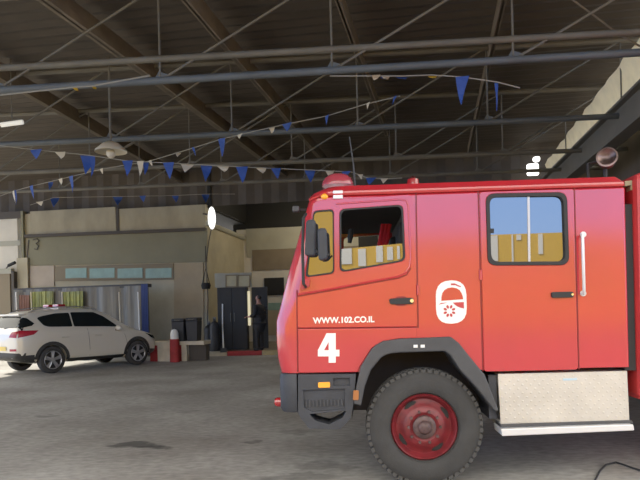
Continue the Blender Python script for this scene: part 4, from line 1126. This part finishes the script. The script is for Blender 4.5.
obj('mouth', MB().ball((-.1 * S, 0, 1.578 * S), .02 * S, 10, 6, (.4, 1, .3)), mat('lips', (.3, .1, .09), .6), per, smooth=True)
eb_ = MB()
for s in (-1, 1): eb_.ball((-.02 * S, s * .08 * S, 1.63 * S), .028 * S, 10, 6, (.7, .4, 1.1))
obj('ears', eb_, M['skin'], per, smooth=True)
del per['_s']
# ------------------------------------------------------------------ white car (local: +X forward, +Y left, +Z up)
rr = gnd(53, 373.3); fr = gnd(138, 364.6)
hd_ = math.atan2(fr.y - rr.y, fr.x - rr.x)
fwd = Vector((math.cos(hd_), math.sin(hd_), 0)); lft = Vector((-fwd.y, fwd.x, 0))
cc = (rr + fr) / 2 + lft * .88
car = thing('car', 'white estate car parked left before the stall, seen from behind', 'car', cc, hd_)
WB = (fr - rr).length; K = WB / 2.64
def ip(tab, x):
    if x <= tab[0][0]: return tab[0][1]
    for (x0, y0), (x1, y1) in zip(tab, tab[1:]):
        if x <= x1: return y0 + (y1 - y0) * (x - x0) / (x1 - x0)
    return tab[-1][1]
half = [(-2.2, .74), (-2.1, .84), (-1.8, .905), (-1.3, .925), (1.3, .925), (1.75, .88), (2.05, .76), (2.2, .56), (2.24, .45)]
belt = [(-2.2, .98), (-2.08, 1.08), (-1.5, 1.10), (-.5, 1.07), (.6, 1.02), (1.0, 1.0), (1.5, .95), (2.0, .83), (2.24, .68)]
roof = [(-2.2, 1.0), (-2.1, 1.2), (-1.98, 1.44), (-1.9, 1.53), (-1.6, 1.58), (-1.0, 1.635), (-.3, 1.65), (.2, 1.60), (.45, 1.53), (.85, 1.28), (1.2, 1.06), (1.5, .985), (2.0, .87), (2.24, .70)]
rhw = [(-2.2, .70), (-2.05, .60), (-1.9, .565), (-1., .60), (.3, .60), (.9, .66), (1.3, .70), (2.0, .55), (2.24, .4)]
bot = [(-2.2, .42), (-2.0, .32), (-1.6, .24), (1.7, .22), (2.1, .27), (2.24, .4)]
stations = [-2.22, -2.16, -2.08, -1.98, -1.85, -1.6, -1.3, -1.0, -.6, -.2, .2, .5, .8, 1.05, 1.3, 1.6, 1.9, 2.08, 2.18, 2.24]
vs = []; P_ = 0
for x in stations:
    h, b, r, rw, bt = ip(half, x), ip(belt, x), ip(roof, x), ip(rhw, x), ip(bot, x)
    r = max(r, b + .02); rw = min(rw, h * .92)
    pr = [(0, bt), (h * .75, bt), (h * .95, bt + .06), (h, bt + .18), (h * 1.0, .62), (h * .985, b - .12), (h * .955, b)]
    for f in (.35, .7, .9): pr.append((h * .955 + (rw - h * .955) * f, b + (r - b) * f * .985))
    pr += [(rw * .9, r - .012), (rw * .5, r), (0, r + .004)]
    pr = [(y * K, z * K) for y, z in pr]
    ring = [(x * K, y, z) for y, z in pr] + [(x * K, -y, z) for y, z in reversed(pr[1:-1])]
    ring = [(a, b, c * 1.045) for a, b, c in ring]; P_ = len(ring); vs.append(ring)
v, f = loft(vs)
mb = MB(); mb.add(v, f)
cb_ = obj('car_body', mb, M['car'], None, smooth=True)
md = cb_.modifiers.new('s', 'SUBSURF'); md.levels = 2; md.render_levels = 2
bpy.context.view_layer.update()
me = bpy.data.meshes.new_from_object(cb_.evaluated_get(bpy.context.evaluated_depsgraph_get())); cb_.modifiers.clear(); cb_.data = me
bvh = BVHTree.FromPolygons([v_.co[:] for v_ in me.vertices], [tuple(p.vertices) for p in me.polygons])
WX = WB / 2; WR = .355 * K
for sx in (-1, 1):
    for sy in (-1, 1):
        c = obj('cut', MB().lathe([(0, -.02), (WR * 1.13, -.02), (WR * 1.13, .4), (0, .4)], (sx * WX, sy * .97 * K, WR), (0, -sy, 0), 40), M['black']); boolean(cb_, c); kill(c)
cb_.data.materials.clear(); cb_.data.materials.append(M['car'])
for p in cb_.data.polygons: p.use_smooth = True
cb_.data.set_sharp_from_angle(angle=math.radians(40))
cb_.parent = car
def decal(name, poly, view, m, off=.006, parent=car, cuts=3, r=0):
    """poly: 2-D outline; view 'R' (x,z seen from -Y), 'L', 'B' (y,z seen from -X), 'F' (y,z from +X), 'T' (x,y from above); laid on the body surface"""
    if r: poly = rounded(poly, r)
    bm = bmesh.new(); vv = [bm.verts.new((a * K, b * K, 0)) for a, b in poly]; bm.faces.new(vv)
    bmesh.ops.triangulate(bm, faces=bm.faces)
    for _ in range(cuts):
        long_ = [e for e in bm.edges if e.calc_length() > .07]
        if not long_: break
        bmesh.ops.subdivide_edges(bm, edges=long_, cuts=1); bmesh.ops.triangulate(bm, faces=bm.faces)
    for q in bm.verts:
        a, b = q.co.x, q.co.y
        o_, d_ = {'R': ((a, -3, b), (0, 1, 0)), 'L': ((a, 3, b), (0, -1, 0)), 'B': ((-4, a, b), (1, 0, 0)), 'F': ((4, a, b), (-1, 0, 0)), 'T': ((a, b, 4), (0, 0, -1))}[view]
        hit = bvh.ray_cast(Vector(o_), Vector(d_))
        if hit[0] is None: hit = bvh.find_nearest(Vector(o_) + Vector(d_) * 2.1); 
        nrm = hit[1] if hit[1].dot(Vector(d_)) < 0 else -hit[1]
        q.co = hit[0] + nrm * off
    dv = {'R': (0, 1, 0), 'L': (0, -1, 0), 'B': (1, 0, 0), 'F': (-1, 0, 0), 'T': (0, 0, -1)}[view]
    bm.normal_update()
    for f_ in bm.faces:
        if f_.normal.dot(Vector(dv)) > 0: f_.normal_flip()
    me = bpy.data.meshes.new(name); bm.to_mesh(me); bm.free(); me.materials.append(M[m])
    for p in me.polygons: p.use_smooth = True
    o = bpy.data.objects.new(name, me); C.objects.link(o); o.parent = parent; return o
def arc(cx, cz, r, a0, a1, n=14): return [(cx + r * math.cos(a0 + (a1 - a0) * k / n), cz + r * math.sin(a0 + (a1 - a0) * k / n)) for k in range(n + 1)]
wxk = WX / K
for sd_ in ('R', 'L'):
    gl = decal('side_window', [(-1.5, 1.26), (-1.38, 1.22), (-.70, 1.2), (-.70, 1.58), (-1.1, 1.57), (-1.5, 1.5), (-1.62, 1.46)], sd_, 'car_glass', .008, r=.05)
    decal('side_window', [(-.66, 1.2), (.2, 1.17), (.72, 1.14), (.62, 1.24), (.32, 1.46), (.04, 1.58), (-.66, 1.59)], sd_, 'car_glass', .008, r=.04)
    for i, sx in enumerate((-1, 1)):
        cx = sx * wxk
        ol = arc(cx, .355, .485, PI * 1.02, -.02 * PI, 18); il = arc(cx, .355, .40, -.02 * PI, PI * 1.02, 18)
        mbp = ol + il
        # arch trim as a strip of quads laid on the body
        bmv = MB(); V_ = []
        for (a, b) in ol + arc(cx, .355, .39, PI * 1.02, -.02 * PI, 18):
            s_ = -1 if sd_ == 'R' else 1
            hit = bvh.ray_cast(Vector((a * K, s_ * 3, b * K)), Vector((0, -s_, 0)))
            if hit[0] is None: V_.append(Vector((a * K, s_ * .9 * K, b * K)))
            else: V_.append(Vector((hit[0].x, hit[0].y + s_ * .012, hit[0].z)))
        n_ = 19
        bmv.add(V_, [(k, k + 1, n_ + k + 1, n_ + k) for k in range(n_ - 1)])
        obj('arch_trim', bmv, M['car_dark'], car)
    decal('sill_trim', [(-.88, .2), (.86, .2), (.86, .36), (-.88, .37)], sd_, 'car_dark', .014)
    decal('rear_trim', [(-2.18, .3), (-1.78, .25), (-1.8, .52), (-2.18, .52)], sd_, 'car_dark', .012)
    decal('front_trim', [(1.8, .25), (2.15, .3), (2.15, .42), (1.8, .45)], sd_, 'car_dark', .012)
    for xs in ([(.95, .42), (.96, .55), (.95, .7), (.9, .9), (.78, 1.08)], [(-.24, .38), (-.24, .6), (-.25, .85), (-.26, 1.0), (-.28, 1.14)]):
        V_ = []
        for a, b in xs:
            s_ = -1 if sd_ == 'R' else 1
            hit = bvh.ray_cast(Vector((a * K, s_ * 3, b * K)), Vector((0, -s_, 0))); V_.append(hit[0])
        obj('door_seam', MB().tube(V_, .008, 5), M['carseam'], car)
    for xh in (-.95, .02):
        s_ = -1 if sd_ == 'R' else 1
        hit = bvh.ray_cast(Vector((xh * K, s_ * 3, .93 * K)), Vector((0, -s_, 0)))[0]
        obj('door_handle', MB().tube([hit + Vector((-.1, s_ * .005, .01)), hit + Vector((-.06, s_ * .03, .01)), hit + Vector((.06, s_ * .03, .005)), hit + Vector((.1, s_ * .005, 0))], .016, 8), M['car'], car, smooth=True)
    s_ = -1 if sd_ == 'R' else 1
    ms = bvh.ray_cast(Vector((.62 * K, s_ * 3, 1.06 * K)), Vector((0, -s_, 0)))[0]
    mm = obj('wing_mirror', MB().ball(ms + Vector((0, s_ * .13, .05)), .12, 16, 10, (.6, .95, .7)), M['car'], car, smooth=True)
    obj('mirror_stalk', MB().tube([ms, ms + Vector((0, s_ * .08, .03))], .025, 8), M['car_dark'], mm)
    rl = [bvh.ray_cast(Vector((x * K, s_ * .5 * K, 4)), Vector((0, 0, -1)))[0] for x in (-1.75, -1.5, -1., -.4, .1, .25)]
    rl = [p + Vector((0, 0, .0 if i in (0, 5) else .05)) for i, p in enumerate(rl)]
    obj('roof_rail', MB().tube(rl, .016, 8), M['alloy'], car, smooth=True)
decal('rear_window', [(-.66, 1.22), (.66, 1.22), (.56, 1.5), (-.56, 1.5)], 'B', 'car_glass', .012, r=.06)
for v_ in ('R', 'L'): decal('rear_quarter_glass', [(-2.13, 1.2), (-1.8, 1.26), (-1.72, 1.32), (-1.86, 1.46), (-2.02, 1.5)], v_, 'car_glass', .012)
decal('windscreen', [(-.62, 1.08), (.62, 1.08), (.52, 1.5), (-.52, 1.5)], 'F', 'car_glass', .01, r=.05)
decal('rear_bumper', [(-.82, .36), (.82, .36), (.86, .58), (-.86, .58)], 'B', 'car_dark', .012, cuts=4)
for s_ in (-1, 1):
    decal('tail_light', [(s_ * .42, .98), (s_ * .74, .97), (s_ * .74, 1.13), (s_ * .5, 1.11)][::s_], 'B', 'taillight', .012)
    decal('tail_light', [(-2.16, .97), (-1.8, 1.04), (-1.66, 1.14), (-2.12, 1.15)], 'R' if s_ < 0 else 'L', 'taillight', .012)
    rf = decal('bumper_reflector', [(s_ * .44, .62), (s_ * .74, .63), (s_ * .74, .69), (s_ * .44, .68)][::s_], 'B', 'taillight', .012)
    decal('headlight', [(1.86, .78), (2.14, .7), (2.1, .8), (1.62, .93)], 'R' if s_ < 0 else 'L', 'car_glass', .01)
np_ = decal('number_plate', [(-.26, .63), (.26, .63), (.26, .74), (-.26, .74)], 'B', 'yellowplate', .016); np_['label'] = 'yellow number plate'
lbz = bvh.ray_cast(Vector((-.75 * K, 0, 4)), Vector((0, 0, -1)))[0].z
lb = obj('roof_light_bar', MB().box((-.87 * K, -.42, lbz - .03), (-.63 * K, .42, lbz + .03)), M['outwhite'], car, bevel=.012)
obj('light_lens', MB().box((-.86 * K, -.4, lbz + .03), (-.64 * K, -.1, lbz + .10)), M['redlens'], lb, bevel=.02, label='red light lens')
obj('light_lens', MB().box((-.86 * K, .1, lbz + .03), (-.64 * K, .4, lbz + .10)), M['redlens'], lb, bevel=.02, label='red light lens')
sp = MB()
hit = bvh.ray_cast(Vector((-1.88 * K, 0, 4)), Vector((0, 0, -1)))[0]
sp.box((hit.x - .14, -.55 * K, hit.z - .05), (hit.x + .08, .55 * K, hit.z + .0))
obj('spoiler', sp, M['car'], car, bevel=.02)
obj('wiper', MB().tube([(-2.13 * K, 0, 1.2 * K), (-2.1 * K, -.3 * K, 1.24 * K)], .012, 6), M['rubber'], car)
for sx in (-1, 1):
    for s_ in (-1, 1):
        y = s_ * .935 * K
        tm_ = MB().lathe([(WR * .68, -.015), (WR * .72, .0), (WR * .9, .0), (WR * .98, -.02), (WR, -.05), (WR, -.19), (WR * .95, -.22), (WR * .68, -.22)], (sx * WX, y, WR), (0, s_, 0), 40)
        w = obj('wheel', tm_, M['tyre'], car, smooth=True)
        rm = MB().lathe([(WR * .7, -.01), (WR * .64, -.02), (WR * .62, -.1), (WR * .2, -.11), (0, -.11)], (sx * WX, y, WR), (0, s_, 0), 32)
        obj('rim', rm, M['darkgrey'], w, smooth=True)
        spk = MB()
        for k in range(5):
            for dlt in (-.13, .13):
                a = 2 * PI * k / 5 + .3 + dlt
                q0 = Vector((sx * WX + math.cos(a) * .05, y - s_ * .03, WR + math.sin(a) * .05)); q1 = Vector((sx * WX + math.cos(a) * WR * .66, y - s_ * .02, WR + math.sin(a) * WR * .66))
                spk.tube([q0, q1], [.03, .022], 6)
        spk.lathe([(WR * .69, -.012), (WR * .66, .004), (WR * .62, -.015)], (sx * WX, y, WR), (0, s_, 0), 32)
        spk.lathe([(.07, -.06), (.065, -.012), (0, -.008)], (sx * WX, y, WR), (0, s_, 0), 16)
        obj('spokes', spk, M['alloy'], w, smooth=True)
# ------------------------------------------------------------------ outside behind the camera (what the truck mirrors)
ow = struct('wall_outside', MB().box((-60, -26.5, 0), (60, -26, 5.35)), M['ochre'], label='sunlit ochre wall across the yard')
def refl(u, v):
    P0 = at_plane(u, v, TM @ Vector((0, 0, 0)), tn); d_ = (P0 - CAM).normalized(); r_ = d_ - tn * 2 * d_.dot(tn)
    return P0 + r_ * ((-26. - P0.y) / r_.y)
for u0, v0, u1, v1 in ((489, 223, 498, 261), (511, 222, 513.5, 264), (516, 222, 521, 240), (538, 233, 543, 254), (376, 246, 383, 262), (387, 247, 393, 260), (397, 246, 400, 259), (341, 246, 352, 264), (358, 249, 366, 266)):
    a, b = refl(u0, v0), refl(u1, v1)
    o = obj('window_%d' % (20 + u0 % 60), MB().box((min(a.x, b.x), -26.05, max(.1, min(a.z, b.z))), (max(a.x, b.x), -25.95, min(5.3, max(a.z, b.z)))), M['outwhite']); o['kind'] = 'structure'
# hose loops on the ground at the lower right
hp = [gnd(u, v) + Vector((0, 0, .012)) for u, v in [(594, 484), (600, 472), (606, 466), (616, 463.5), (624, 466), (632, 469), (645, 473)]]
ho = obj('ground_cable', MB().tube(hp, .009, 8), M['darkgrey'], smooth=True); tag(ho, 'dark loop of cable lying on the ground before the truck', 'cable')
# ------------------------------------------------------------------ light
pt = bpy.data.lights.new('recess_fill', 'POINT'); pt.energy = 95; pt.color = (1, .86, .62); pt.shadow_soft_size = .12  # added fill light, hidden behind the cab, to brighten the recess walls
po = bpy.data.objects.new('recess_fill', pt); C.objects.link(po); po.location = at_depth(318, 215, 24.0)
wd = bpy.data.worlds.new('sky'); sc.world = wd; wd.use_nodes = True
nt = wd.node_tree; bg = nt.nodes['Background']
tc = nt.nodes.new('ShaderNodeTexCoord'); sx = nt.nodes.new('ShaderNodeSeparateXYZ'); nt.links.new(tc.outputs['Generated'], sx.inputs[0])
rp_ = nt.nodes.new('ShaderNodeValToRGB'); cr_ = rp_.color_ramp
cr_.elements[0].position = .05; cr_.elements[0].color = (.30, .47, .80, 1)
cr_.elements[1].position = .3; cr_.elements[1].color = (.95, .9, .8, 1)
e_ = cr_.elements.new(.17); e_.color = (.25, .43, .82, 1)
nt.links.new(sx.outputs['Z'], rp_.inputs['Fac']); nt.links.new(rp_.outputs['Color'], bg.inputs['Color'])
bg.inputs['Strength'].default_value = 2.3
sun = bpy.data.lights.new('sun', 'SUN'); sun.energy = 5.0; sun.angle = .01; sun.color = (1, .93, .8)
so_ = bpy.data.objects.new('sun', sun); C.objects.link(so_)
el, az = math.radians(40), math.radians(58)       # from the back left
sdir = Vector((-math.sin(az) * math.cos(el), math.cos(az) * math.cos(el), math.sin(el)))
so_.rotation_euler = sdir.to_track_quat('Z', 'Y').to_euler()
sc.view_settings.view_transform = 'Standard'
sc.view_settings.look = 'None'
sc.view_settings.exposure = 0.75
sc.view_settings.gamma = 1.12
